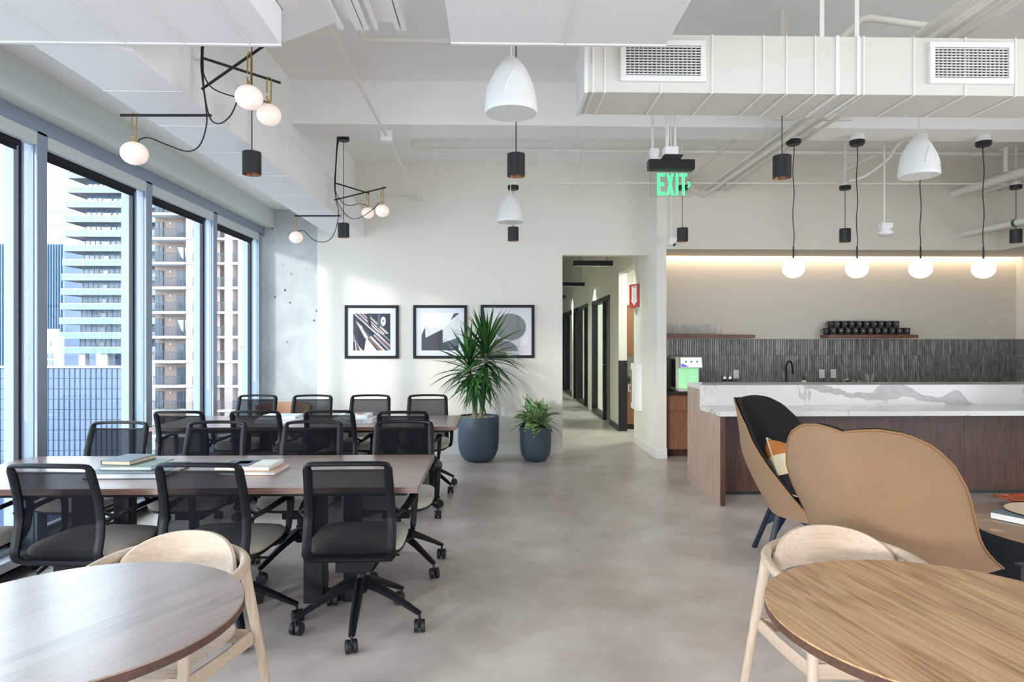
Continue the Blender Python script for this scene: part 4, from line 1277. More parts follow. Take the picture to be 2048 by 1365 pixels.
# the sides nearer and farther from the camera, listed from the window outwards
place_chair('task chair mostly cut off at the left picture edge beside the front table', -2.66, 3.36, 4, 10)
place_chair('task chair at the front table with its back to the camera, closest to the window', -1.99, 3.38, -4, 25)
place_chair('task chair with its back to the camera behind the pale bentwood chair', -1.335, 3.39, -3, 33)
place_chair('nearest task chair at the free end of the front table, whole star base showing', -0.685, 3.40, 1, 3)
place_chair('mesh task chair facing the camera behind the front table, closest to the window', -2.585, 4.27, 177, 20)
place_chair('mesh task chair facing the camera behind the front table, second from the window', -1.905, 4.27, 180, 30)
place_chair('mesh task chair facing the camera behind the front table, third from the window', -1.245, 4.27, 181, 5)
place_chair('mesh task chair facing the camera behind the front table, at the free end', -0.622, 4.27, 181, 14)
place_chair('mesh task chair on the near side of the back table, closest to the window', -2.495, 5.66, -3, -92)
place_chair('mesh task chair on the near side of the back table, second from the window', -1.905, 5.66, -1, -102)
place_chair('mesh task chair on the near side of the back table, third from the window', -1.325, 5.66, 0, -91)
place_chair('mesh task chair on the near side of the back table, at the free end', -0.735, 5.59, 1, -87)
place_chair('mesh task chair against the concrete column, far side of the back table', -2.44, 6.52, 178, 92)
place_chair('mesh task chair on the far side of the back table, second from the window', -1.865, 6.50, 180, 89)
place_chair('mesh task chair on the far side of the back table, third from the window', -1.27, 6.50, 181, 91)
place_chair('task chair on the far side of the back table, closest to the plants', -0.68, 6.50, 182, 88)

# ------------------------------------------------------------------ books on the conference tables
def book(label, x, y, z, w, d, h, rot, cover, pages='paper_white', group='books on the front conference table', spine='right', art=None):
    r = thing('book', label, 'book', (x, y, z), radians(rot), group)
    M_c = cover
    t = 0.0035
    b = MB().box(-w / 2, w / 2, -d / 2, d / 2, 0, t).box(-w / 2, w / 2, -d / 2, d / 2, h - t, h)
    if spine == 'right': b.box(w / 2 - t, w / 2, -d / 2, d / 2, t, h - t)
    elif spine == 'front': b.box(-w / 2, w / 2, -d / 2, -d / 2 + t, t, h - t)
    elif spine == 'left': b.box(-w / 2, -w / 2 + t, -d / 2, d / 2, t, h - t)
    b.build('cover', cover, r, smooth=False, bev=0.001)
    MB().box(-w / 2 + 0.004, w / 2 - 0.004, -d / 2 + 0.004, d / 2 - 0.004, t, h - t).build('pages', pages, r, smooth=False)
    if art:
        for (a, b_, c, e, mt) in art:
            MB().box(a * w / 2, b_ * w / 2, c * d / 2, e * d / 2, h - 0.0005, h + 0.0006).build('cover_print', mt, r, smooth=False)
    return r
M('book_slate', '#5b6b74', 0.5); M('book_green', '#76877a', 0.5); M('book_black', '#22242b', 0.5)
M('book_cream', '#cfc7b6', 0.5); M('book_blush', '#c9a48e', 0.5); M('book_white', '#dfe1e4', 0.45); M('book_brown', '#74492f', 0.5)
TZ = 0.7302
book('large dark book at the bottom of the window-side stack, front table', -1.945, 3.67, TZ, 0.40, 0.34, 0.030, 0, 'book_slate', spine='back')
book('middle sage book of the window-side stack, front table', -1.965, 3.70, TZ + 0.0302, 0.28, 0.24, 0.020, -2, 'book_green', spine='back')
book('small slate book on top of the window-side stack, front table', -2.03, 3.73, TZ + 0.0504, 0.17, 0.22, 0.024, -8, 'book_slate', 'paper_cream', spine='left')
book('pale blush book under the illustrated one, front table', -1.325, 3.70, TZ, 0.30, 0.25, 0.022, -1, 'book_blush', spine='back')
book('illustrated white book on top near the middle, front table', -1.36, 3.715, TZ + 0.0222, 0.30, 0.23, 0.020, -2, 'book_cream', spine='back',
     art=[(-0.95, 0.2, -0.9, 0.9, 'art_slate'), (0.25, 0.9, -0.4, 0.8, 'art_pale'), (-0.5, 0.0, -0.2, 0.5, 'art_taupe')])
g2 = 'books on the back conference table'
book('lower white book of the stack by the terracotta chair, back table', -1.905, 5.98, TZ, 0.40, 0.28, 0.030, 0, 'book_white', group=g2, spine='back')
book('upper white book of the stack by the terracotta chair, back table', -1.91, 6.00, TZ + 0.0302, 0.32, 0.24, 0.026, -2, 'book_white', group=g2, spine='back', art=[(-0.6, 0.5, -0.4, 0.6, 'art_pale')])
bk = book('thick white book with lettered spine under another, back table', -1.24, 5.93, TZ, 0.34, 0.25, 0.040, -1, 'book_white', group=g2, spine='front')
text_part('spine_lettering', 'LIBRARY OF STYLE', 'art_slate', bk, (0.02, -0.1255, 0.020), 0.018, (pi / 2, 0, 0))
book('upper book with coloured cover pictures on the lettered one, back table', -1.25, 5.97, TZ + 0.0402, 0.27, 0.22, 0.026, -3, 'book_white', group=g2, spine='back',
     art=[(-0.7, -0.1, -0.6, 0.6, 'art_slate'), (0.1, 0.6, -0.3, 0.5, 'art_rust'), (-0.3, 0.3, 0.3, 0.8, 'art_taupe')])

# ------------------------------------------------------------------ round cafe tables
def cafe_table(label, x, y, rad, top_mat, edge_mat, grain):
    zt = 0.73
    r = thing('cafe_table', label, 'table', (x, y, 0), 0, 'round cafe tables in the foreground')
    n = 96
    t = MB().lathe([(0, 0.7299), (rad - 0.002, 0.7299), (rad, 0.728), (rad, 0.726)], n)
    tp = t.build('table_top', top_mat, r)
    tp.rotation_euler = (0, 0, radians(grain))
    MB().lathe([(rad, 0.7262), (rad, 0.706), (rad - 0.004, 0.702), (0, 0.702)], n).build('edge_band', edge_mat, r)
    MB().lathe([(0, 0.702), (0.16, 0.702), (0.16, 0.69), (0.035, 0.675), (0.032, 0.05), (0.05, 0.03), (0.24, 0.015), (0.25, 0.0), (0, 0)], 40).build('pedestal', 'black_metal', r)
    return r
cafe_table('round walnut cafe table at the lower left', -1.115, 1.765, 0.427, 'walnut_round', 'walnut_edge', 63)
cafe_table('round oak cafe table at the lower right', 1.194, 1.69, 0.463, 'oak_round', 'walnut_edge', 98)

# ------------------------------------------------------------------ bentwood cafe chairs
def cafe_chair(label, x, y, rot):
    r = thing('cafe_chair', label, 'chair', (x, y, 0), radians(rot), 'pale bentwood cafe chairs')
    hoop = [(0.225, 0.14, 0.636), (0.255, 0.05, 0.645), (0.270, -0.05, 0.656), (0.258, -0.15, 0.668), (0.208, -0.228, 0.680), (0.115, -0.276, 0.690), (0, -0.291, 0.694)]
    full = hoop + [(-a, b, c) for a, b, c in reversed(hoop[:-1])]
    MB().sweep(catmull(full, 6), [0.0165, 0.018, 0.0185, 0.018, 0.0165], [0.0165, 0.018, 0.020, 0.018, 0.0165], n=12).build('back_hoop', 'ash', r, angle=60)
    # half-moon backrest board inside the hoop
    front, back = [], []
    NU, NV = 25, 7
    for j in range(NV):
        v = j / (NV - 1)
        rf, rb = [], []
        for i in range(NU):
            u = -1 + 2 * i / (NU - 1)
            th = u * radians(58)
            top = 0.632 + 0.118 * max(0.0, 1 - abs(u) ** 2.3) ** 0.62
            bot = 0.612 + 0.016 * u * u
            z = bot + (top - bot) * v
            rad = 0.246 - 0.006 * (1 - v) + 0.020 * v
            px, py = rad * sin(th) * 0.985, -rad * cos(th) - 0.004
            rf.append((px, py, z))
            q = rad + 0.011
            rb.append((q * sin(th) * 0.985, -q * cos(th) - 0.004, z))
        front.append(rf); back.append(rb)
    b = MB().grid(front).grid(back, flip=True)
    b.grid([front[-1], back[-1]]); b.grid([back[0], front[0]])
    b.grid([[p for p in (rw[0])] and [front[j][0] for j in range(NV)] for rw in (front,)] + [[back[j][0] for j in range(NV)]], flip=False)
    b.grid([[back[j][-1] for j in range(NV)], [front[j][-1] for j in range(NV)]])
    b.build('backrest', 'ash', r, angle=50)
    for s in (1, -1):
        MB().cyl((s * 0.227, 0.135, 0.640), (s * 0.238, 0.165, 0.0), 0.019, 0.013, n=16).build('leg', 'ash_upright', r)
        MB().cyl((s * 0.250, -0.165, 0.660), (s * 0.318, -0.275, 0.0), 0.019, 0.013, n=16).build('leg', 'ash_upright', r)
    for (p, q) in (((-0.235, 0.145), (0.235, 0.145)), ((-0.25, -0.20), (0.25, -0.20)), ((0.235, 0.14), (0.262, -0.21)), ((-0.235, 0.14), (-0.262, -0.21))):
        MB().sweep([(p[0], p[1], 0.405), ((p[0] + q[0]) / 2, (p[1] + q[1]) / 2, 0.400), (q[0], q[1], 0.405)], 0.010, 0.026, n=8).build('seat_rail', 'ash', r, angle=30)
    rows = []
    N = 36
    for k_, z in ((0.96, 0.434), (1.0, 0.440), (0.985, 0.447), (0.8, 0.443), (0.4, 0.436), (0.03, 0.434)):
        row = []
        for k in range(N):
            an = 2 * pi * k / N
            c, s_ = cos(an), sin(an)
            px = 0.235 * k_ * abs(c) ** 0.55 * (1 if c >= 0 else -1)
            py = -0.03 + 0.205 * k_ * abs(s_) ** 0.55 * (1 if s_ >= 0 else -1)
            row.append((px, py, z - 0.03 * max(0, (py - 0.06) / 0.12) ** 2))
        rows.append(row)
    sm = MB().grid(rows, closed_u=True)
    sm.add(rows[0], [tuple(reversed(range(N)))]).add(rows[-1], [tuple(range(N))])
    sm.build('seat', 'ash', r, angle=60)
    return r
cafe_chair('pale bentwood chair behind the lower left cafe table', -1.145, 2.205, 171)
cafe_chair('pale bentwood chair behind the lower right cafe table', 1.235, 2.215, 180)

# ------------------------------------------------------------------ bar
BX = 1.975
r = thing('bar_counter', 'long two-level bar with veined white stone top and walnut front', 'bar', (BX, 6.25, 0))
MB().add([(BX, 5.765, 0), (BX, 6.75, 0), (BX, 6.75, 0.985), (BX, 6.33, 0.985), (BX, 6.33, 0.79), (BX, 5.765, 0.79),
          (BX + 0.045, 5.765, 0), (BX + 0.045, 6.75, 0), (BX + 0.045, 6.75, 0.985), (BX + 0.045, 6.33, 0.985), (BX + 0.045, 6.33, 0.79), (BX + 0.045, 5.765, 0.79)],
         [(0, 5, 4, 3, 2, 1), (6, 7, 8, 9, 10, 11), (0, 6, 11, 5), (5, 11, 10, 4), (4, 10, 9, 3), (3, 9, 8, 2), (2, 8, 7, 1), (1, 7, 6, 0)]).build('end_panel', 'walnut_grey', r, world=True, smooth=False)
MB().box(BX + 0.001, BX + 0.0455, 5.762, 5.766, 0, 0.79).build('end_panel_edge', 'walnut_panel', r, world=True, smooth=False)
n = 8
x0, x1 = BX + 0.045, 6.9
for k in range(n):
    a, b = x0 + (x1 - x0) * k / n, x0 + (x1 - x0) * (k + 1) / n
    MB().box(a + 0.001, b - 0.001, 6.19, 6.215, 0.03, 0.79).build('front_panel', 'walnut_panel', r, world=True, smooth=False)
MB().box(x0, x1, 6.20, 6.24, 0.0, 0.03).build('toe_kick', 'black_plastic', r, world=True, smooth=False)
MB().box(x0, x1, 6.215, 6.75, 0.03, 0.787).box(x0, x1, 6.335, 6.75, 0.787, 0.985).build('carcass', 'walnut_panel', r, world=True, smooth=False)
q = MB().box(BX - 0.004, 6.92, 5.745, 6.33, 0.788, 0.832)
qo = q.build('ledge_slab', 'quartz', r, smooth=False, bev=0.002)
for v in qo.data.vertices: v.co -= Vector((BX, 6.312, 0.832))
qo.location = Vector((BX, 6.312, 0.832)) - r.location
q = MB().box(BX - 0.004, 6.92, 6.312, 6.33, 0.832, 0.986).box(BX - 0.004, 6.92, 6.312, 6.76, 0.986, 1.026)
qo = q.build('raised_top', 'quartz', r, smooth=False)
for v in qo.data.vertices: v.co -= Vector((BX, 6.312, 0.832))
qo.location = Vector((BX, 6.312, 0.832)) - r.location

# ------------------------------------------------------------------ kitchen back run
CZ = 0.815
def base_cabinet(label, xa, xb):
    c = thing('base_cabinet', label, 'cabinet', ((xa + xb) / 2, 8.5, 0))
    MB().box(xa, xb, 8.245, YK - 0.018, 0.09, CZ - 0.04).build('body', 'cabinet_wood', c, world=True, smooth=False)
    MB().box(xa, xb, 8.31, YK - 0.018, 0.0, 0.09).build('toe_kick', 'walnut_panel', c, world=True, smooth=False)
    MB().box(xa + 0.03, xb - 0.004, 8.225, 8.245, 0.575, 0.745).build('drawer', 'cabinet_wood', c, world=True, smooth=False, bev=0.002)
    MB().box(xa + 0.03, xb - 0.004, 8.225, 8.245, 0.10, 0.555).build('door', 'cabinet_wood', c, world=True, smooth=False, bev=0.002)
    return c
base_cabinet('wood base cabinet with drawer beside the white wall end', 2.125, 2.72)
ct = MB().box(2.12, XR - 0.002, 8.205, YK - 0.018, CZ - 0.04, CZ).build('kitchen_counter', 'counter_dark', smooth=False, bev=0.002)
tag(ct, 'dark stone kitchen counter running behind the bar', 'counter')
MB().box(2.73, XR - 0.01, 8.26, YK - 0.018, 0.0, CZ - 0.04).build('base_front', 'cabinet_wood', ct, smooth=False)

# glazed stick tiles, three courses, on the back and the side wall
wk = bpy.data.objects['wall_kitchen']
MB().box(2.117, XR, YK - 0.006, YK, CZ, 1.476).build('grout_bed', 'grout', wk, smooth=False)
rows_z = [(CZ + 0.003, 1.037), (1.041, 1.255), (1.259, 1.473)]
tl = MB()
rnd = random.Random(3)
for (za, zb_) in rows_z:
    x = 2.120
    while x < XR - 0.03:
        w = 0.0300
        d = 0.012 + rnd.uniform(-0.003, 0.003)
        t = rnd.uniform(-0.0025, 0.0025)
        ya = YK - 0.004 - d
        # slightly cushioned face
        a, b = x + 0.0012, x + w - 0.0012
        tl.add([(a, YK - 0.004, za), (b, YK - 0.004, za), (b, YK - 0.004, zb_), (a, YK - 0.004, zb_),
                (a + 0.003, ya + t, za + 0.003), (b - 0.003, ya - t, za + 0.003), (b - 0.003, ya - t, zb_ - 0.003), (a + 0.003, ya + t, zb_ - 0.003)],
               [(4, 5, 6, 7), (0, 1, 5, 4), (1, 2, 6, 5), (2, 3, 7, 6), (3, 0, 4, 7)])
        x += w + 0.0008
o = tl.build('tile_course', 'tile_glaze', wk, smooth=False)
o['kind'] = 'stuff'
wr = bpy.data.objects['wall_right']
tl = MB()
for (za, zb_) in rows_z:
    y = 7.2
    while y < YK - 0.04:
        d = 0.012 + rnd.uniform(-0.003, 0.003)
        tl.box(XR - 0.004 - d, XR - 0.002, y + 0.0012, y + 0.0288, za, zb_)
        y += 0.0308
o = tl.build('tile_course', 'tile_glaze', wr, smooth=False)
o['kind'] = 'stuff'

def wall_shelf(label, xa, xb):
    s = MB().box(xa, xb, YK - 0.255, YK - 0.0165, 1.487, 1.534).build('wall_shelf', 'shelf_wood', smooth=False, bev=0.002)
    s2 = tag(s, label, 'shelf', 'floating wood shelves over the tiles')
    return s
wall_shelf('floating wood shelf holding drinking glasses', 2.118, 3.408)
wall_shelf('floating wood shelf holding stacked dark mugs', 4.39, 5.582)

# tumblers
def tumbler():
    prof = [(0.0, 0.004), (0.028, 0.004), (0.030, 0.02), (0.0345, 0.138), (0.0365, 0.138), (0.0325, 0.018), (0.031, 0.0), (0.0, 0.0)]
    return MB().lathe(prof, 20).build('drinking_glass', 'tumbler_glass')
g0 = tumbler()
spots = []
for i in range(8): spots.append((2.30 + i * 0.0925, YK - 0.205))
for i in range(8): spots.append((2.25 + i * 0.0925, YK - 0.12))
for i in range(8): spots.append((2.21 + i * 0.0925, YK - 0.055))
rowname = ['front row', 'middle row', 'row against the wall']
ordn = ['first', 'second', 'third', 'fourth', 'fifth', 'sixth', 'seventh', 'eighth']
for k, (x, y) in enumerate(spots):
    g = g0 if k == 0 else link_copy(g0)
    g.location = (x + random.uniform(-0.006, 0.006), y, 1.5345)
    tag(g, '%s clear drinking glass from the wall end, %s on the left shelf' % (ordn[k % 8], rowname[k // 8]), 'glass', 'drinking glasses on the left shelf')

# mugs
def make_mug():
    r = thing('mug', 'x', 'mug', (0, 0, 0), 0, 'dark mugs stacked on the right shelf')
    MB().lathe([(0, 0), (0.036, 0), (0.0385, 0.006), (0.044, 0.088), (0.0425, 0.090), (0.040, 0.088), (0.0345, 0.01), (0, 0.008)], 24).build('cup', 'mug_glaze', r)
    pts = [(-0.040, 0, 0.068), (-0.058, 0, 0.070), (-0.070, 0, 0.056), (-0.068, 0, 0.036), (-0.052, 0, 0.022), (-0.038, 0, 0.022)]
    MB().sweep(catmull(pts, 4), 0.0042, 0.0055, up=(0, 1, 0), n=8).build('handle', 'mug_glaze', r)
    hp = []
    for i in range(24):
        t = 2 * pi * i / 24
        hx = 16 * sin(t) ** 3; hz = 13 * cos(t) - 5 * cos(2 * t) - 2 * cos(3 * t) - cos(4 * t)
        hp.append((hx * 0.00062, 0.050 + hz * 0.00062))
    vs = []
    for x, z in hp:
        rr = 0.0388 + (z / 0.088) * 0.0055 + 0.0006
        vs.append((x, -sqrt(max(0, rr * rr - x * x)), z))
    MB().add(vs, [tuple(range(24))]).build('heart_print', 'mug_heart', r, smooth=False, solid=0.0004)
    return r
mug0 = make_mug()
mz = 1.5345
mspots = []
for i in range(11): mspots.append((4.475 + i * 0.0985, YK - 0.195, mz, 'front of the lower layer', i))
for i in range(11): mspots.append((4.440 + i * 0.0985, YK - 0.085, mz, 'back of the lower layer', i))
for i in range(9): mspots.append((4.525 + i * 0.0985, YK - 0.190, mz + 0.0905, 'front of the upper layer', i))
for i in range(9): mspots.append((4.500 + i * 0.0985, YK - 0.085, mz + 0.0905, 'back of the upper layer', i))
ordn2 = ordn + ['ninth', 'tenth', 'eleventh']
for k, (x, y, z, w, i) in enumerate(mspots):
    m = mug0 if k == 0 else copy_tree(mug0)
    m.location = (x, y, z)
    m.rotation_euler = (0, 0, radians(random.uniform(-22, 12)))
    if i > 0:
        for ch in m.children:
            if ch.name.startswith('handle'): ch.rotation_euler = (0, 0, radians(-52))
    m['label'] = '%s dark heart mug, counting from the hallway side, %s' % (ordn2[i], w)

# water dispenser
r = thing('water_dispenser', 'countertop water dispenser with lit screen and green glow', 'dispenser', (2.46, 8.45, CZ))
MB().box(-0.15, 0.15, -0.04, 0.22, 0.0, 0.43).box(-0.15, 0.15, -0.17, -0.04, 0.0, 0.03).build('body', 'dispenser_body', r, smooth=False, bev=0.008)
MB().box(-0.152, -0.150, -0.02, 0.19, 0.04, 0.40).build('side_panel', 'art_navy', r, smooth=False)
MB().add([(-0.12, -0.16, 0.295), (0.16, -0.16, 0.295), (0.16, -0.12, 0.43), (-0.12, -0.12, 0.43), (-0.12, -0.04, 0.295), (0.16, -0.04, 0.295), (0.16, -0.04, 0.43), (-0.12, -0.04, 0.43)],
         [(0, 1, 2, 3), (4, 7, 6, 5), (0, 4, 5, 1), (1, 5, 6, 2), (2, 6, 7, 3), (3, 7, 4, 0)]).build('head', 'dispenser_body', r, smooth=False, bev=0.006)
def tilt(u, v, o=0.002):
    return (-0.12 + 0.28 * u, -0.16 + 0.04 * v - o, 0.295 + 0.135 * v)
sc = MB().add([tilt(0.04, 0.10), tilt(0.96, 0.10), tilt(0.96, 0.95), tilt(0.04, 0.95)], [(0, 1, 2, 3)]).build('screen', 'screen', r, smooth=False)
blob = [tilt(0.04, 0.10, 0.003), tilt(0.36, 0.10, 0.003), tilt(0.27, 0.22, 0.003), tilt(0.15, 0.36, 0.003), tilt(0.04, 0.40, 0.003)]
MB().add(blob, [tuple(range(5))]).build('screen_graphic', 'screen_blue', sc, smooth=False)
ic = MB()
for u in (0.26, 0.5, 0.76):
    pts = [tilt(u + 0.045 * cos(2 * pi * i / 12), 0.58 + 0.10 * sin(2 * pi * i / 12), 0.003) for i in range(12)]
    ic.add(pts, [tuple(range(12))])
ic.build('screen_icons', 'tower_balustrade', sc, smooth=False)
MB().box(-0.112, 0.002, -0.045, -0.041, 0.035, 0.29).box(0.008, 0.138, -0.045, -0.041, 0.035, 0.29).build('glow_panel', 'dispenser_glow', r, smooth=False)

# small things on the counter
def canister(label, x):
    c = thing('canister', label, 'canister', (x, 8.62, CZ), 0, 'small canisters beside the outlet')
    MB().lathe([(0, 0), (0.026, 0), (0.027, 0.1), (0.0, 0.1)], 20).build('jar', 'paper_cream', c)
    MB().lathe([(0, 0.1), (0.027, 0.1), (0.027, 0.135), (0, 0.135)], 20).build('dark_band', 'black_plastic', c)
    MB().lathe([(0, 0.135), (0.028, 0.135), (0.028, 0.178), (0.026, 0.182), (0, 0.182)], 20).build('lid', 'chrome', c)
canister('metal-lidded canister closer to the water dispenser', 3.01)
canister('metal-lidded canister closer to the outlet', 3.085)
r = thing('faucet', 'tall black gooseneck faucet behind the bar', 'faucet', (3.83, 8.62, CZ))
MB().sweep(catmull([(0, 0, 0), (0, 0, 0.15), (0, 0, 0.28), (0.012, 0, 0.34), (0.04, 0, 0.368), (0.07, 0, 0.345), (0.083, 0, 0.29), (0.088, 0, 0.22)], 6), 0.0125, n=10, up=(0, 1, 0)).build('spout', 'black_metal', r)
MB().lathe([(0, 0), (0.024, 0), (0.022, 0.05), (0.016, 0.055), (0, 0.055)], 20).build('base', 'black_metal', r)
MB().cyl((0.0875, 0, 0.235), (0.09, 0, 0.205), 0.016).build('spray_head', 'black_metal', r)
MB().cyl((0.018, 0, 0.04), (0.06, 0, 0.07), 0.006).build('lever', 'black_metal', r)
r = thing('soap_bottle', 'round white soap bottle with black pump by the faucet', 'soap bottle', (4.06, 8.6, CZ))
MB().lathe([(0, 0), (0.033, 0), (0.036, 0.03), (0.036, 0.09), (0.026, 0.118), (0.012, 0.124), (0, 0.124)], 22).build('bottle', 'white_plastic', r)
MB().cyl((0, 0, 0.122), (0, 0, 0.165), 0.010).cyl((0, 0, 0.16), (0.0, -0.035, 0.158), 0.005).build('pump', 'black_plastic', r)
def foil_bowl(label, x, z, n):
    b = thing('snack_bowl', label, 'bowl', (x, 8.6, CZ), 0, 'metal bowls of wrapped snacks')
    MB().lathe([(0, 0), (0.045, 0), (0.05, 0.02), (0.062, z), (0.058, z), (0.045, 0.022), (0, 0.02)], 24).build('bowl', 'chrome', b)
    rr = random.Random(n)
    for k in range(9):
        a = rr.uniform(0, 2 * pi); q = rr.uniform(0, 0.042)
        w = MB().box(-0.022, 0.022, -0.007, 0.007, -0.004, 0.004).build('wrapped_snack', 'foil_gold' if k % 2 else 'paper_white', b, smooth=False, bev=0.003)
        w.location = (q * cos(a), q * sin(a), z + rr.uniform(0.0, 0.018)); w.rotation_euler = (rr.uniform(-0.6, 0.6), rr.uniform(-0.6, 0.6), rr.uniform(0, 3))
foil_bowl('taller metal bowl of wrapped snacks by the outlet', 4.60, 0.12, 1)
foil_bowl('lower metal bowl of wrapped snacks beside the stir sticks', 4.745, 0.095, 2)
r = thing('stir_stick_cup', 'clear cup full of pale stir sticks', 'cup', (4.925, 8.6, CZ))
MB().lathe([(0, 0), (0.03, 0), (0.038, 0.13), (0.036, 0.13), (0.028, 0.004), (0, 0.004)], 20).build('cup', 'tumbler_glass', r)
rr = random.Random(5)
for k in range(16):
    a = rr.uniform(0, 2 * pi); t = rr.uniform(0.25, 0.45)
    MB().sweep([(0.012 * cos(a), 0.012 * sin(a), 0.008), (0.012 * cos(a) + 0.20 * t * cos(a) * 0.7, 0.012 * sin(a) + 0.2 * t * sin(a) * 0.7, 0.20 + rr.uniform(-0.015, 0.015))], 0.0035, 0.0015, n=4).build('stir_stick', 'stick_wood', r, smooth=False)

def wall_plate(label, x, z, switch=False):
    p = thing('wall_plate', label, 'outlet', (x, YK - 0.0185, z), 0, 'white plates on the tiles')
    MB().box(-0.0375, 0.0375, -0.006, 0.0, -0.058, 0.058).build('plate', 'white_plastic', p, smooth=False, bev=0.002)
    if switch:
        MB().box(-0.016, 0.016, -0.011, -0.005, -0.032, 0.032).build('rocker', 'white_plastic', p, smooth=False, bev=0.003)
    else:
        for s in (-1, 1):
            q = MB().box(-0.017, 0.017, -0.0085, -0.005, s * 0.022 - 0.015, s * 0.022 + 0.015).build('socket', 'white_plastic', p, smooth=False, bev=0.003)
            MB().box(-0.0075, -0.0055, -0.0092, -0.0084, s * 0.022 - 0.004, s * 0.022 + 0.006).box(0.0055, 0.0075, -0.0092, -0.0084, s * 0.022 - 0.004, s * 0.022 + 0.006).build('slot', 'gasket', q, smooth=False)
wall_plate('white outlet on the tiles beside the canisters', 3.241, 1.002)
wall_plate('white light switch on the tiles behind the bar', 4.408, 1.007, True)
wall_plate('white outlet on the tiles next to the light switch', 4.565, 1.010)

# cove light washing the kitchen wall, in the slot behind the soffit
r = thing('cove_light', 'warm light strip hidden along the top of the kitchen wall', 'light strip', (4.6, YK - 0.05, 2.60))
MB().box(2.12, XR - 0.02, YK - 0.088, YK - 0.070, 2.605, 2.618).build('led_strip', 'led_warm', r, world=True, smooth=False)
MB().box(2.12, XR - 0.02, YK - 0.088, YK - 0.002, 2.64, 2.65).build('cove_top', 'wall_paint', r, world=True, smooth=False)

# ------------------------------------------------------------------ hallway things
def hall_light(label, x0, x1, y, z):
    h = thing('linear_light', label, 'light fixture', ((x0 + x1) / 2, y, z), 0, 'black linear lights in the hallway')
    MB().box(x0, x1, y - 0.035, y - 0.03, z, z + 0.075).box(x0, x1, y + 0.03, y + 0.035, z, z + 0.075).box(x0, x0 + 0.005, y - 0.03, y + 0.03, z, z + 0.075).box(x1 - 0.005, x1, y - 0.03, y + 0.03, z, z + 0.075).box(x0, x1, y - 0.03, y + 0.03, z + 0.07, z + 0.075).build('housing', 'black_metal', h, world=True, smooth=False)
    MB().box(x0 + 0.01, x1 - 0.01, y - 0.028, y + 0.028, z + 0.045, z + 0.05).build('lens', 'linear_lens', h, world=True, smooth=False)
    for x in (x0 + 0.08, x1 - 0.08): MB().cyl((x, y, z + 0.07), (x, y, ZC), 0.004, n=6).build('suspension_wire', 'black_metal', h, world=True)
hall_light('black linear light closest to the hallway opening', 1.13, 1.70, 9.55, 2.535)
hall_light('second black linear light down the hallway', 1.10, 1.79, 13.2, 2.545)
hall_light('farthest visible black linear light down the hallway', 1.05, 1.82, 17.0, 2.55)
hall_light('last black linear light near the hallway end', 1.05, 1.82, 20.6, 2.55)
def office_fill_light(label, x, y):  # added lamps, no such fixtures known; they brighten the side rooms and hallway
    h = thing('office_fill_light', label, 'light fixture', (x, y, 2.7), 0, 'added lights inside the glazed rooms')
    MB().box(x - 0.5, x + 0.5, y - 0.04, y + 0.04, 2.70, 2.77).build('housing', 'white_plastic', h, world=True, smooth=False)
    MB().box(x - 0.49, x + 0.49, y - 0.035, y + 0.035, 2.695, 2.70).build('lens', 'office_fill_lens', h, world=True, smooth=False)
    for s in (-0.4, 0.4): MB().cyl((x + s, y, 2.77), (x + s, y, ZC), 0.004, n=6).build('suspension_wire', 'pipe_paint', h, world=True)
office_fill_light('added light inside the first glazed office', 3.6, 12.6)
office_fill_light('added light inside the second glazed office', 3.6, 15.4)
office_fill_light('added light inside the far glazed office', 3.6, 18.8)
office_fill_light('added light inside the pantry off the hallway', 3.0, 10.1)

r = thing('extinguisher_sign', 'red and white fire extinguisher sign standing out from the hallway wall', 'sign', (1.99, 9.33, 1.925))
MB().prism([(1.99, 9.56), (1.90, 9.33), (1.99, 9.10)], 1.925, 2.245).build('sign_body', 'sign_red', r, world=True, smooth=False)
p0, p1 = Vector((1.90, 9.33, 0)), Vector((1.99, 9.10, 0))
dr = (p1 - p0).normalized(); nr = Vector((dr.y, -dr.x, 0))
if nr.y > 0: nr = -nr
L = (p1 - p0).length
def sgn(u, z, o=0.001): 
    q = p0 + dr * (u * L) + nr * o
    return (q.x, q.y, z)
MB().add([sgn(0.25, 2.225), sgn(0.25, 2.02), sgn(0.16, 2.02), sgn(0.5, 1.945), sgn(0.84, 2.02), sgn(0.75, 2.02), sgn(0.75, 2.225)], [tuple(range(7))]).build('arrow', 'sign_white', r, world=True, smooth=False)
c = p0 + dr * (0.5 * L) + nr * 0.0018 - r.location
ang = atan2(dr.y, dr.x)
text_part('fire_lettering', 'FIRE', 'sign_letter', r, (c.x, c.y, 0.28), 0.050, (pi / 2, 0, ang), 0.0003)
text_part('extinguisher_lettering', '\n'.join('EXTINGUISHER'), 'sign_letter', r, (c.x, c.y, 0.145), 0.021, (pi / 2, 0, ang), 0.0003, 0.72)
r = thing('extinguisher_cabinet', 'white fire extinguisher cabinet with a long window on the hallway wall', 'cabinet', (1.99, 9.20, 0.50))
MB().prism([(1.997, 8.955), (1.955, 8.97), (1.93, 9.02), (1.93, 9.36), (1.955, 9.42), (1.997, 9.43)], 0.50, 1.135).build('body', 'white_plastic', r, world=True, smooth=False, bev=0.004)
MB().box(1.924, 1.930, 9.03, 9.35, 0.53, 1.10).build('door', 'white_plastic', r, world=True, smooth=False, bev=0.002)
MB().box(1.9225, 1.9245, 9.28, 9.33, 0.58, 1.05).build('window', 'art_navy', r, world=True, smooth=False)
MB().sweep([(1.924, 9.36, 0.83), (1.90, 9.365, 0.83), (1.90, 9.365, 0.74), (1.924, 9.36, 0.74)], 0.004, n=6).build('handle', 'chrome', r, world=True)
r = thing('pantry_cabinet', 'orange-brown pantry cabinets with dark counter glimpsed through the hall opening', 'cabinet', (3.2, 11.0, 0))
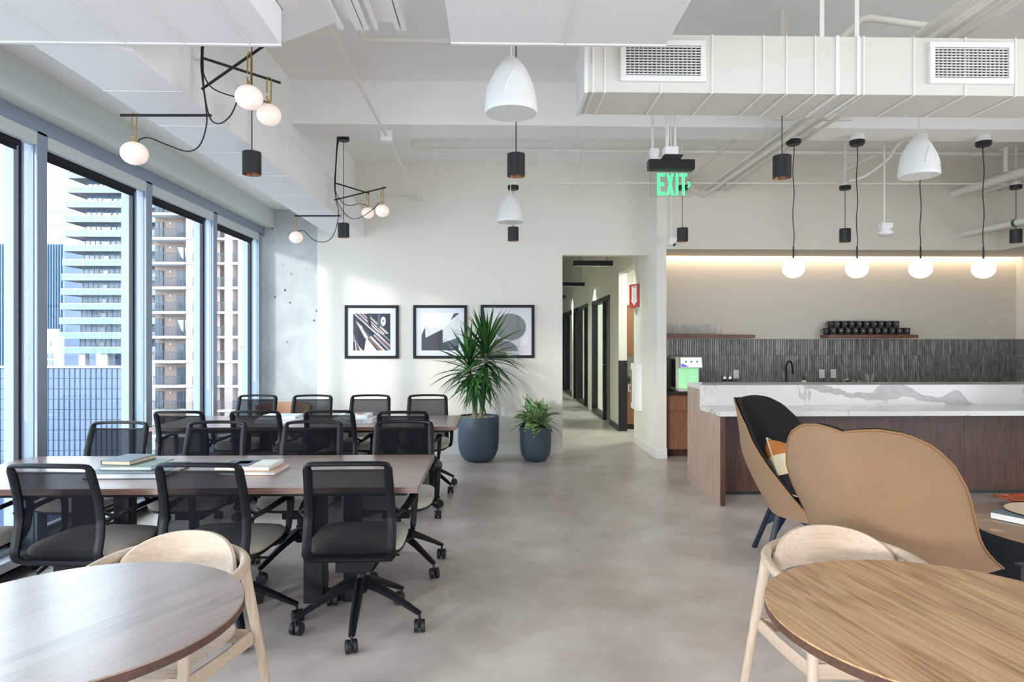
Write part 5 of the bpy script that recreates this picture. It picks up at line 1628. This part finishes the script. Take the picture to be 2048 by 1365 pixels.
MB().box(2.13, 4.38, 10.95, 11.29, 1.22, 2.05).build('upper_doors', 'wood_orange', r, world=True, smooth=False)
MB().box(2.13, 4.38, 10.75, 11.29, 0.78, 0.83).build('worktop', 'counter_dark', r, world=True, smooth=False)
MB().box(2.13, 4.38, 10.79, 11.29, 0.09, 0.78).build('lower_doors', 'wood_orange', r, world=True, smooth=False)
MB().box(2.13, 4.38, 10.84, 11.29, 0.0, 0.09).build('toe_kick', 'black_plastic', r, world=True, smooth=False)
ex = MB().box(1.3, 1.62, 16.2, 16.23, 2.30, 2.36).build('hall_exit_sign', 'exit_green', smooth=False)
tag(ex, 'small green exit light deep in the hallway', 'exit sign')
MB().cyl((1.46, 16.215, 2.36), (1.46, 16.215, ZC), 0.006).build('stem', 'black_metal', ex)

# ------------------------------------------------------------------ framed prints
def framed(label, x0, x1, z0, z1, art):
    r = thing('framed_print', label, 'picture', ((x0 + x1) / 2, YB, z0), 0, 'black framed square prints on the plant wall')
    y = YB - 0.03
    w = 0.036
    MB().box(x0, x1, y, YB - 0.001, z0, z0 + w).box(x0, x1, y, YB - 0.001, z1 - w, z1).box(x0, x0 + w, y, YB - 0.001, z0 + w, z1 - w).box(x1 - w, x1, y, YB - 0.001, z0 + w, z1 - w).build('frame', 'frame_black', r, world=True, smooth=False, bev=0.002)
    MB().box(x0 + w, x1 - w, y + 0.014, y + 0.02, z0 + w, z1 - w).build('mat_board', 'mat_board', r, world=True, smooth=False)
    art(r, x0, x1, z0, z1, y + 0.0135)
    MB().box(x0 + w, x1 - w, y + 0.006, y + 0.008, z0 + w, z1 - w).build('glazing', 'print_glass', r, world=True, smooth=False)
    return r
clear_glass('print_glass', (0.98, 0.98, 0.99), 0.12)
def poly_art(mats):
    def fn(r, x0, x1, z0, z1, y):
        S = x1 - x0
        ms = list(dict.fromkeys(m for m, _ in mats))
        b = MB()
        for k, (m, pts) in enumerate(mats):
            P_ = [(x0 + u * S, y - 0.00012 * k, z1 - v * S) for u, v in pts]
            b.add(P_, [tuple(range(len(P_)))], ms.index(m))
        b.build('print', ms, r, world=True, smooth=False)
    return fn
def circle(cx, cy, rx, ry, n=28, a0=0, a1=2 * pi):
    return [(cx + rx * cos(a0 + (a1 - a0) * i / n), cy + ry * sin(a0 + (a1 - a0) * i / n)) for i in range(n)]
# first print: slanting record sleeves
A = [('art_navy', [(.155, .155), (.845, .155), (.845, .845), (.155, .845)])]
def clipq(pts): return [(min(.845, max(.155, u)), min(.845, max(.155, v))) for u, v in pts]
cols = ['art_white', 'art_taupe', 'art_slate', 'art_white', 'art_rust', 'art_pale', 'art_navy']
for k in range(9):
    t = k * 0.032
    A.append((cols[k % 7], clipq([(.155 + t, .155), (.155 + t + .02, .155), (.62 + t * .8, .55 - t * .1), (.60 + t * .8, .56 - t * .1)])))
for k in range(14):
    t = k * 0.030
    A.append((cols[(k * 3 + 1) % 7], [(.42 + t * .6, .60 - t * .25), (.435 + t * .6, .595 - t * .25), (min(.845, .66 + t * 1.0), .845 if t < .19 else max(.66, .845 - (t - .19) * .9)), (min(.845, .64 + t * 1.0), .845 if t < .19 else max(.67, .855 - (t - .19) * .9))]))
for k in range(8):
    t = k * 0.034
    A.append((cols[(k * 2) % 7], [(.155, .28 + t * 1.5), (.155, .295 + t * 1.5), (.22 + t * .5, .845), (.205 + t * .5, .845)]))
for k in range(5):
    t = k * 0.03
    A.append((cols[(k * 2 + 1) % 7], [(.20 + t, .30 + t), (.22 + t, .29 + t), (.40 + t * .6, .60 - t * .1), (.37 + t * .6, .62)]))
A += [('art_white', [(.40, .60), (.60, .845), (.36, .845)]), ('art_navy', [(.40, .155), (.46, .155), (.50, .42), (.44, .38)]), ('art_slate', [(.62, .155), (.66, .155), (.66, .40), (.60, .45)]), ('art_white', circle(.715, .30, .047, .088)), ('art_pale', circle(.715, .30, .030, .05)), ('art_rust', [(.70, .28), (.73, .28), (.73, .31), (.70, .31)])]
framed('black framed print of slanted record sleeves, closest to the concrete column', -1.908, -1.226, 1.226, 1.905, poly_art(A))
B = [('art_white', [(.155, .145), (.845, .145), (.845, .845), (.155, .845)]),
     ('art_navy', [(.155, .56), (.22, .41), (.24, .60), (.55, .45), (.55, .70), (.845, .60), (.845, .845), (.155, .845)]),
     ('art_pale', [(.22, .41), (.55, .445), (.23, .61)]), ('art_pale', [(.55, .445), (.845, .16), (.845, .57), (.55, .69)]),
     ('art_navy', [(.69, .285), (.76, .155), (.845, .15), (.845, .165)]), ('art_brown', [(.36, .54), (.42, .51), (.41, .845), (.34, .845)]), ('art_slate', [(.62, .68), (.83, .60), (.84, .75), (.70, .82)])]
framed('black framed print of pale angular building shapes, middle of the three', -1.042, -0.357, 1.226, 1.908, poly_art(B))
C = [('art_white', [(.06, .06), (.94, .06), (.94, .94), (.06, .94)]), ('art_grey', circle(.55, .41, .295, .25)), ('art_grey', circle(.42, .88, .28, .22, 28, pi, 2 * pi)), ('art_taupe', circle(.30, .96, .2, .16, 20, pi, 2 * pi))]
framed('black framed print of grey round shapes behind the tall plant', -0.185, 0.504, 1.232, 1.912, poly_art(C))

# ------------------------------------------------------------------ planters
def pot(parent, rad, h, fill):
    pr = [(0.0, 0.0), (rad * 0.52, 0.0), (rad * 0.70, h * 0.04), (rad * 0.86, h * 0.14), (rad * 0.955, h * 0.28), (rad * 0.99, h * 0.48), (rad, h * 0.75), (rad, h), (rad * 0.93, h), (rad * 0.925, h * 0.93), (rad * 0.92, h * 0.90)]
    MB().lathe(pr, 48).build('pot', 'pot_glaze', parent)
    fl = MB().lathe([(rad * 0.925, h * 0.945), (rad * 0.6, h * 0.955), (0, h * 0.955)], 40)
    fl.build('soil', fill, parent)

def blade(name, n, length, width, droop, fold, mat, wavy=0.0):
    """One leaf along +X, base at the origin, bending down by droop."""
    rows = []
    for i in range(n + 1):
        t = i / n
        w = width * (sin(pi * min(1, 0.12 + t * 0.9)) ** 0.75) * (1 - t ** 5)
        x = length * (t - 0.22 * droop * t * t * t)
        z = -droop * length * t ** 2.2
        zf = fold * w
        rows.append([(x, -w, z + zf + wavy * 0.01 * sin(t * 12)), (x, 0, z), (x, w, z + zf - wavy * 0.01 * sin(t * 12))])
    return MB().grid(rows).build(name, mat, angle=180)

def put_leaf(src, parent, base, az, el, scale, roll=0.0):
    c = src.copy()
    COL.objects.link(c)
    c.parent = parent
    c.location = base
    c.rotation_mode = 'QUATERNION'
    q = Matrix.Rotation(az, 4, 'Z') @ Matrix.Rotation(-el, 4, 'Y') @ Matrix.Rotation(roll, 4, 'X')
    c.rotation_quaternion = q.to_quaternion()
    c.scale = (scale, scale, scale)
    return c

r = thing('dracaena', 'tall spiky dracaena in a large slate blue pot with pebbles', 'potted plant', (-0.201, 8.03, 0))
pot(r, 0.25, 0.545, 'pebbles')
rp = random.Random(11)
pb = MB().ball((0, 0, 0), 0.011, 0.009, 0.007, 8, 5).build('pebble', 'paper_cream', r)
pb.location = (0.05, -0.1, 0.523)
for k in range(90):
    a = rp.uniform(0, 2 * pi); q = 0.222 * sqrt(rp.random())
    c = link_copy(pb, r, (q * cos(a), q * sin(a), 0.522 + rp.uniform(0, 0.004)), (rp.uniform(-0.4, 0.4), rp.uniform(-0.4, 0.4), rp.uniform(0, 3)), [rp.uniform(0.7, 1.2)] * 3)
stems = [[(0.02, 0.0, 0.50), (0.05, 0.0, 0.78), (0.085, 0.01, 1.05), (0.10, 0.0, 1.32)], [(-0.05, 0.02, 0.50), (-0.065, 0.0, 0.72), (-0.09, -0.02, 0.98), (-0.11, -0.03, 1.16)],
         [(-0.03, -0.02, 0.50), (-0.055, -0.03, 0.75), (-0.04, -0.06, 0.96)]]
for st in stems:
    MB().sweep(catmull(st, 6), [0.020, 0.017, 0.016], n=10).build('stem', 'stem_bark', r)
lv = [blade('leaf', 9, 0.55, 0.021, d, 0.35, 'dracaena_leaf') for d in (0.05, 0.18, 0.34, 0.55)]
for l in lv: l.parent = r; 
heads = [((0.10, 0.0, 1.32), 0.26, 92, 1.12, 0), ((-0.11, -0.03, 1.16), 0.24, 80, 1.0, 1), ((-0.04, -0.06, 0.96), 0.18, 40, 0.85, 2), ((0.085, 0.01, 1.08), 0.20, 40, 0.85, 2)]
first = [True] * 4
cnt = 0
for (hp, span, n, sc, low) in heads:
    for k in range(n):
        t = k / (n - 1)
        z = hp[2] - span * 0.7 + span * t
        az = k * 2.39996 + rp.uniform(-0.2, 0.2)
        if low < 2:
            el = radians(-35 + 115 * t ** 0.9) + rp.uniform(-0.12, 0.12)
        else:
            el = radians(-62 + 70 * t) + rp.uniform(-0.15, 0.15)
        di = 0 if el > 0.9 else (1 if el > 0.35 else (2 if el > -0.3 else 1))
        if rp.random() < 0.15: di = min(3, di + 1)
        # leaves keep clear of the wall behind
        if sin(az) > 0.55: sc2 = sc * 0.72
        else: sc2 = sc
        s = sc2 * rp.uniform(0.72, 1.05)
        base = (hp[0] + 0.012 * cos(az), hp[1] + 0.012 * sin(az), z)
        if first[di]:
            c = lv[di]; first[di] = False
            c.location = base; c.rotation_mode = 'QUATERNION'
            c.rotation_quaternion = (Matrix.Rotation(az, 4, 'Z') @ Matrix.Rotation(-el, 4, 'Y')).to_quaternion()
            c.scale = (s, s, s)
        else:
            put_leaf(lv[di], r, base, az, el, s, rp.uniform(-0.3, 0.3))
        cnt += 1
dl = blade('dead_leaf', 7, 0.34, 0.010, 0.1, 0.3, 'dead_leaf'); dl.parent = r
for k, (az, x, z) in enumerate(((0.4, 0.09, 1.10), (-0.9, 0.09, 1.04), (-2.0, 0.08, 1.0), (0.1, 0.10, 1.06))):
    if k == 0:
        c = dl; c.location = (x, 0, z); c.rotation_mode = 'QUATERNION'
        c.rotation_quaternion = (Matrix.Rotation(az, 4, 'Z') @ Matrix.Rotation(radians(80), 4, 'Y')).to_quaternion()
    else:
        put_leaf(dl, r, (x, 0, z), az, radians(-78 + 4 * k), 0.9)

r = thing('aglaonema', 'bushy variegated aglaonema in a smaller slate blue pot by the hallway', 'potted plant', (0.492, 8.03, 0))
pot(r, 0.19, 0.415, 'soil')
lv = [blade('leaf', 9, 0.30, 0.088, d, 0.18, 'aglaonema_leaf', 0.5) for d in (0.12, 0.35, 0.6)]
for l in lv: l.parent = r
first = [True] * 3
N = 34
for k in range(N):
    t = k / (N - 1)
    az = k * 2.39996 + rp.uniform(-0.25, 0.25)
    el = radians(4 + 82 * t) + rp.uniform(-0.1, 0.1)
    di = 2 if t < 0.25 else (1 if t < 0.75 else 0)
    s = rp.uniform(0.8, 1.12) * (0.78 if sin(az) > 0.5 else 1.0)
    hgt = 0.40 + 0.10 * t + rp.uniform(0, 0.05)
    base = (0.03 * cos(az) + 0.05 * rp.uniform(-1, 1), 0.03 * sin(az) - 0.02, hgt)
    if first[di]:
        c = lv[di]; first[di] = False
        c.location = base; c.rotation_mode = 'QUATERNION'
        c.rotation_quaternion = (Matrix.Rotation(az, 4, 'Z') @ Matrix.Rotation(-el, 4, 'Y')).to_quaternion()
        c.scale = (s, s, s)
    else:
        put_leaf(lv[di], r, base, az, el, s, rp.uniform(-0.4, 0.4))
for k in range(9):
    a = k * 0.7
    MB().sweep([(0.02 * cos(a), 0.02 * sin(a), 0.38), (0.05 * cos(a), 0.05 * sin(a), 0.50)], 0.006, n=6).build('stalk', 'dracaena_leaf', r)

# ------------------------------------------------------------------ terracotta chair by the column
r = thing('accent_chair', 'terracotta upholstered chair tucked behind the back table', 'chair', (-2.50, 7.75, 0), radians(178))
rows = []
for j in range(6):
    v = j / 5
    row = []
    for i in range(13):
        th = radians(-75 + 150 * i / 12)
        rad = 0.30 + 0.02 * v
        row.append((rad * sin(th) * 1.08, -rad * cos(th) - 0.01, 0.40 + 0.315 * v * (1 - 0.10 * (abs(i - 6) / 6) ** 4)))
    rows.append(row)
MB().grid(rows).build('backrest', 'terracotta_fabric', r, angle=180, solid=0.05)
MB().lathe([(0, 0.38), (0.27, 0.38), (0.29, 0.40), (0.29, 0.44), (0.26, 0.465), (0, 0.47)], 28).build('seat', 'terracotta_fabric', r)
for sx in (-1, 1):
    for sy in (-1, 1):
        MB().cyl((sx * 0.19, sy * 0.18, 0.39), (sx * 0.25, sy * 0.25, 0.0), 0.022, 0.014).build('leg', 'terracotta_leg', r)

# ------------------------------------------------------------------ lounge corner
def rim_pt(t, s):
    """Outline of the winged shell, measured from the top of the back crease (x to the side, y forward)."""
    b = 0.19 * 4 * t * (1 - t) * (1 - 0.55 * max(0.0, (t - 0.6) / 0.4))
    x = 0.40 * t + 0.862 * b
    y = 0.68 * t - 0.507 * b
    fl = max(0.0, (t - 0.78) / 0.22) ** 2
    x += 0.045 * fl; y += 0.035 * fl
    zs = [(0, 1.045), (0.06, 1.058), (0.14, 1.064), (0.25, 1.050), (0.38, 1.0), (0.5, 0.915), (0.6, 0.80), (0.7, 0.677), (0.85, 0.52), (0.93, 0.45), (1.0, 0.39)]
    z = zs[-1][1]
    for (t0, z0), (t1, z1) in zip(zs, zs[1:]):
        if t <= t1:
            q = (t - t0) / (t1 - t0); z = z0 + (z1 - z0) * q
            break
    return Vector((s * x, y, z))
def spine_pt(t):
    ps = [(0.0, 0.0, 1.045), (0.02, 0.10, 0.95)]
    z = 1.045 - 0.68 * t
    y = 0.045 * t + 0.20 * max(0, t - 0.45) ** 1.5 * 2.2
    return Vector((0, y, z))
def lounge_shell(inset, NV=22, NU=14):
    """Both halves as rows from the crease to the rim; inset moves the sheet inward."""
    halves = []
    for s in (1, -1):
        rows = []
        for j in range(NV + 1):
            t = j / NV
            a, b = spine_pt(t), rim_pt(t, s)
            row = []
            for i in range(NU + 1):
                u = i / NU
                p = a.lerp(b, u)
                # belly outwards, round near the bottom and nearly folded at the top
                k = 0.004 + 0.15 * max(0, t - 0.5)
                bl = k * sin(pi * u)
                p = p + Vector((s * 0.55, -0.75, -0.25 * t)) * bl
                # round the crease away towards the seat
                rd = max(0.0, t - 0.5) * 0.10 * (1 - u) ** 2
                p = p + Vector((0, -rd * 0.2, -rd * 0.15))
                if inset:
                    c = Vector((0, 0.42, p.z - 0.05))
                    d = (c - p); d.normalize()
                    p = p + d * inset * (0.35 + 0.65 * sin(pi * min(1, 0.5 + 0.0 * u)))
                row.append(p)
            rows.append(row)
        halves.append(rows)
    return halves

def lounge_chair(label, tx, ty, phi, legs, cat='lounge chair'):
    """tx, ty: top of the back crease; phi: heading, clockwise from straight away."""
    f = Vector((sin(radians(phi)), cos(radians(phi)), 0))
    base = Vector((tx, ty, 0)) + f * 0.36
    r = thing('lounge_chair', label, cat, tuple(base), -radians(phi), 'winged fabric lounge chairs')
    off = Vector((0, -0.36, 0))
    hv = lounge_shell(0.0)
    sh = MB()
    for k, rows in enumerate(hv):
        sh.grid([[p + off for p in rw] for rw in rows], flip=(k == 0))
    # underside: closes the lower edges of both halves
    lo_r = [p + off for p in hv[0][-1]]; lo_l = [p + off for p in hv[1][-1]]
    sh.grid([lo_l, [Vector((0, (a.y + b.y) / 2, min(a.z, b.z) - 0.03)) for a, b in zip(lo_l, lo_r)], lo_r])
    sh.build('shell', 'tan_fabric', r, angle=32)
    iv = lounge_shell(0.036)
    li = MB()
    for k, rows in enumerate(iv):
        li.grid([[p + off for p in rw] for rw in rows], flip=(k == 1))
    li.build('lining', 'black_fabric', r, angle=32)
    for k in (0, 1):
        edge = [rw[-1] + off for rw in hv[k]]
        inner = [rw[-1] + off for rw in iv[k]]
        MB().sweep([a * 0.25 + b * 0.75 for a, b in zip(edge, inner)], 0.011, 0.011, n=8).build('rim_welt', 'black_fabric', r, angle=60)
        MB().sweep(edge, 0.0055, n=6).build('piping', 'tan_piping', r)
    # seat pad
    rows = []
    for j, (k_, z) in enumerate(((0.92, 0.39), (1.0, 0.405), (1.0, 0.44), (0.93, 0.465), (0.6, 0.475), (0.05, 0.475))):
        row = []
        for i in range(32):
            an = 2 * pi * i / 32
            c, s_ = cos(an), sin(an)
            px = 0.25 * k_ * abs(c) ** 0.6 * (1 if c >= 0 else -1)
            py = 0.09 + 0.22 * k_ * abs(s_) ** 0.6 * (1 if s_ >= 0 else -1)
            row.append((px * (0.22 + 0.95 * (py + 0.13) / 0.44), py, z))
        rows.append(row)
    sm = MB().grid(rows, closed_u=True); sm.add(rows[-1], [tuple(range(32))]); sm.add(rows[0], [tuple(reversed(range(32)))])
    sm.build('seat_pad', 'black_fabric', r, angle=60)
    rot = Matrix.Rotation(radians(phi), 3, 'Z')
    for (wx, wy) in legs:
        foot = rot @ (Vector((wx, wy, 0)) - base)
        top = Vector((foot.x * 0.35, foot.y * 0.35, 0.40))
        d = (top - foot)
        MB().cyl(foot + Vector((0, 0, 0.0)), top, 0.017, 0.019, n=14).build('leg', 'navy_metal', r)
        m1 = foot + d * 0.42; m2 = foot + d * 0.95
        inn = Vector((0, 0, 0.30)); 
        MB().add([m1, m2, Vector((0, 0, 0.40)), Vector((0, 0, 0.31))], [(0, 1, 2, 3)]).build('gusset', 'navy_metal', r, smooth=False, solid=0.012)
    return r
lounge_chair('tan lounge chair with black lining, turned to face the coffee table', 1.695, 4.59, 138, [(1.82, 4.61), (1.73, 4.18), (2.19, 4.07), (2.32, 4.51)])
lounge_chair('tan lounge chair seen from behind beside the cafe table', 1.535, 2.89, 49, [(1.59, 3.145), (1.83, 2.925), (2.07, 3.395), (1.82, 3.545)])

# cushion leaning in the far lounge chair
def cushion():
    r = thing('throw_cushion', 'throw cushion in cream, rust and black blocks on the far lounge chair', 'cushion', (1.70, 3.93, 0.66))
    N = 18
    S = 0.185
    def pt(u, v, side):
        k = max(0.0, (1 - abs(u) ** 3.0) * (1 - abs(v) ** 3.0)) ** 0.5
        pin = 1 - 0.07 * (1 - max(abs(u), abs(v))) - 0.05 * (1 - abs(u * v)) * max(abs(u), abs(v))
        return (S * u * pin, side * 0.10 * k, S * v * pin)
    b = MB()
    for side in (-1, 1):
        for j in range(N):
            for i in range(N):
                us = [-1 + 2 * q / N for q in (i, i + 1)]; vs_ = [-1 + 2 * q / N for q in (j, j + 1)]
                q = [pt(us[0], vs_[0], side), pt(us[1], vs_[0], side), pt(us[1], vs_[1], side), pt(us[0], vs_[1], side)]
                if side > 0: q = q[::-1]
                uc, vc = sum(us) / 2, sum(vs_) / 2
                mi = 0
                if vc > 0.35: mi = 1 
                if vc < -0.42: mi = 2
                b.add(q, [(0, 1, 2, 3)], mi)
    o = b.build('cover', ['cushion_cream', 'cushion_rust', 'cushion_black'], r, angle=180)
    ring = []
    for (u0, v0, u1, v1) in ((-1, -1, 1, -1), (1, -1, 1, 1), (1, 1, -1, 1), (-1, 1, -1, -1)):
        for i in range(10):
            t = i / 10
            ring.append(pt(u0 + (u1 - u0) * t, v0 + (v1 - v0) * t, 1))
    MB().sweep(ring, 0.005, n=6, closed=True).build('piping', 'cushion_cream', r)
    return r
cu = cushion()
cu.rotation_euler = (Matrix.Rotation(radians(42), 4, 'Z') @ Matrix.Rotation(radians(-30), 4, 'X') @ Matrix.Rotation(radians(24), 4, 'Y')).to_euler()
cu.location = (1.895, 4.185, 0.615)

# rug corner
rg = MB().prism([(1.626, 4.105, 0.000)[:2], (4.6, 2.4), (5.9, 4.3), (3.1, 5.5)], 0.0, 0.006).build('rug', 'rug', smooth=False, bev=0.004)
tag(rg, 'grey felt rug under the coffee table and lounge chairs', 'rug')

# coffee table
r = thing('coffee_table', 'low round drum coffee table, brown top and dark side', 'table', (3.38, 3.66, 0.0065))
MB().lathe([(0.0, 0.387), (0.615, 0.387), (0.625, 0.380), (0.625, 0.372), (0, 0.372)], 72).build('table_top', 'coffee_top', r)
MB().lathe([(0, 0.372), (0.618, 0.372), (0.60, 0.20), (0.54, 0.02), (0.53, 0.0), (0, 0)], 72).build('drum', 'coffee_side', r)
bk = book('thick pale picture book on the coffee table', 3.16, 3.78, 0.3940, 0.30, 0.36, 0.040, 28, 'book_slate', group='books on the coffee table')
tr = thing('round_tray', 'glossy cream round tray with dark rim lying on a book', 'tray', (3.30, 3.83, 0.4343))
MB().lathe([(0, 0.0), (0.235, 0.0), (0.24, 0.004), (0.0, 0.0042)], 56).build('plate', 'tray_gloss', tr)
MB().lathe([(0.236, 0.0), (0.2415, 0.0), (0.2425, 0.005), (0.2395, 0.0055)], 56, caps=False).build('rim', 'black_metal', tr)
bw = thing('leaf_bowl', 'rust brown leaf-shaped wooden bowl on the coffee table', 'bowl', (3.52, 4.20, 0.3940))
rows = []
for j in range(7):
    v = j / 6
    row = []
    for i in range(24):
        a = 2 * pi * i / 24
        q = (0.06 + 0.14 * v) * (1 + 0.12 * sin(3 * a) + 0.06 * sin(7 * a))
        row.append((q * 1.25 * cos(a), q * 0.6 * sin(a), 0.012 + 0.03 * v ** 1.6 + 0.006 * sin(5 * a) * v))
    rows.append(row)
m = MB().grid(rows, closed_u=True); m.add(rows[0], [tuple(reversed(range(24)))])
m.build('dish', 'rust_bowl', bw, angle=180, solid=0.012)
MB().sweep([(-0.23, -0.02, 0.062), (-0.30, -0.05, 0.075)], [0.012, 0.006], n=8).build('stalk', 'rust_bowl', bw)
st = thing('side_table', 'slim black rod side table at the right picture edge', 'side table', (2.315, 2.85, 0.0065))
for (x, y) in ((0, 0), (0.30, -0.02), (0.15, -0.26)):
    MB().cyl((x, y, 0), (x, y, 0.46), 0.008, n=10).build('leg', 'navy_metal', st)
MB().prism([(-0.02, 0.02), (0.15, -0.29), (0.32, 0.0)], 0.455, 0.465).build('shelf', 'navy_metal', st, smooth=False)
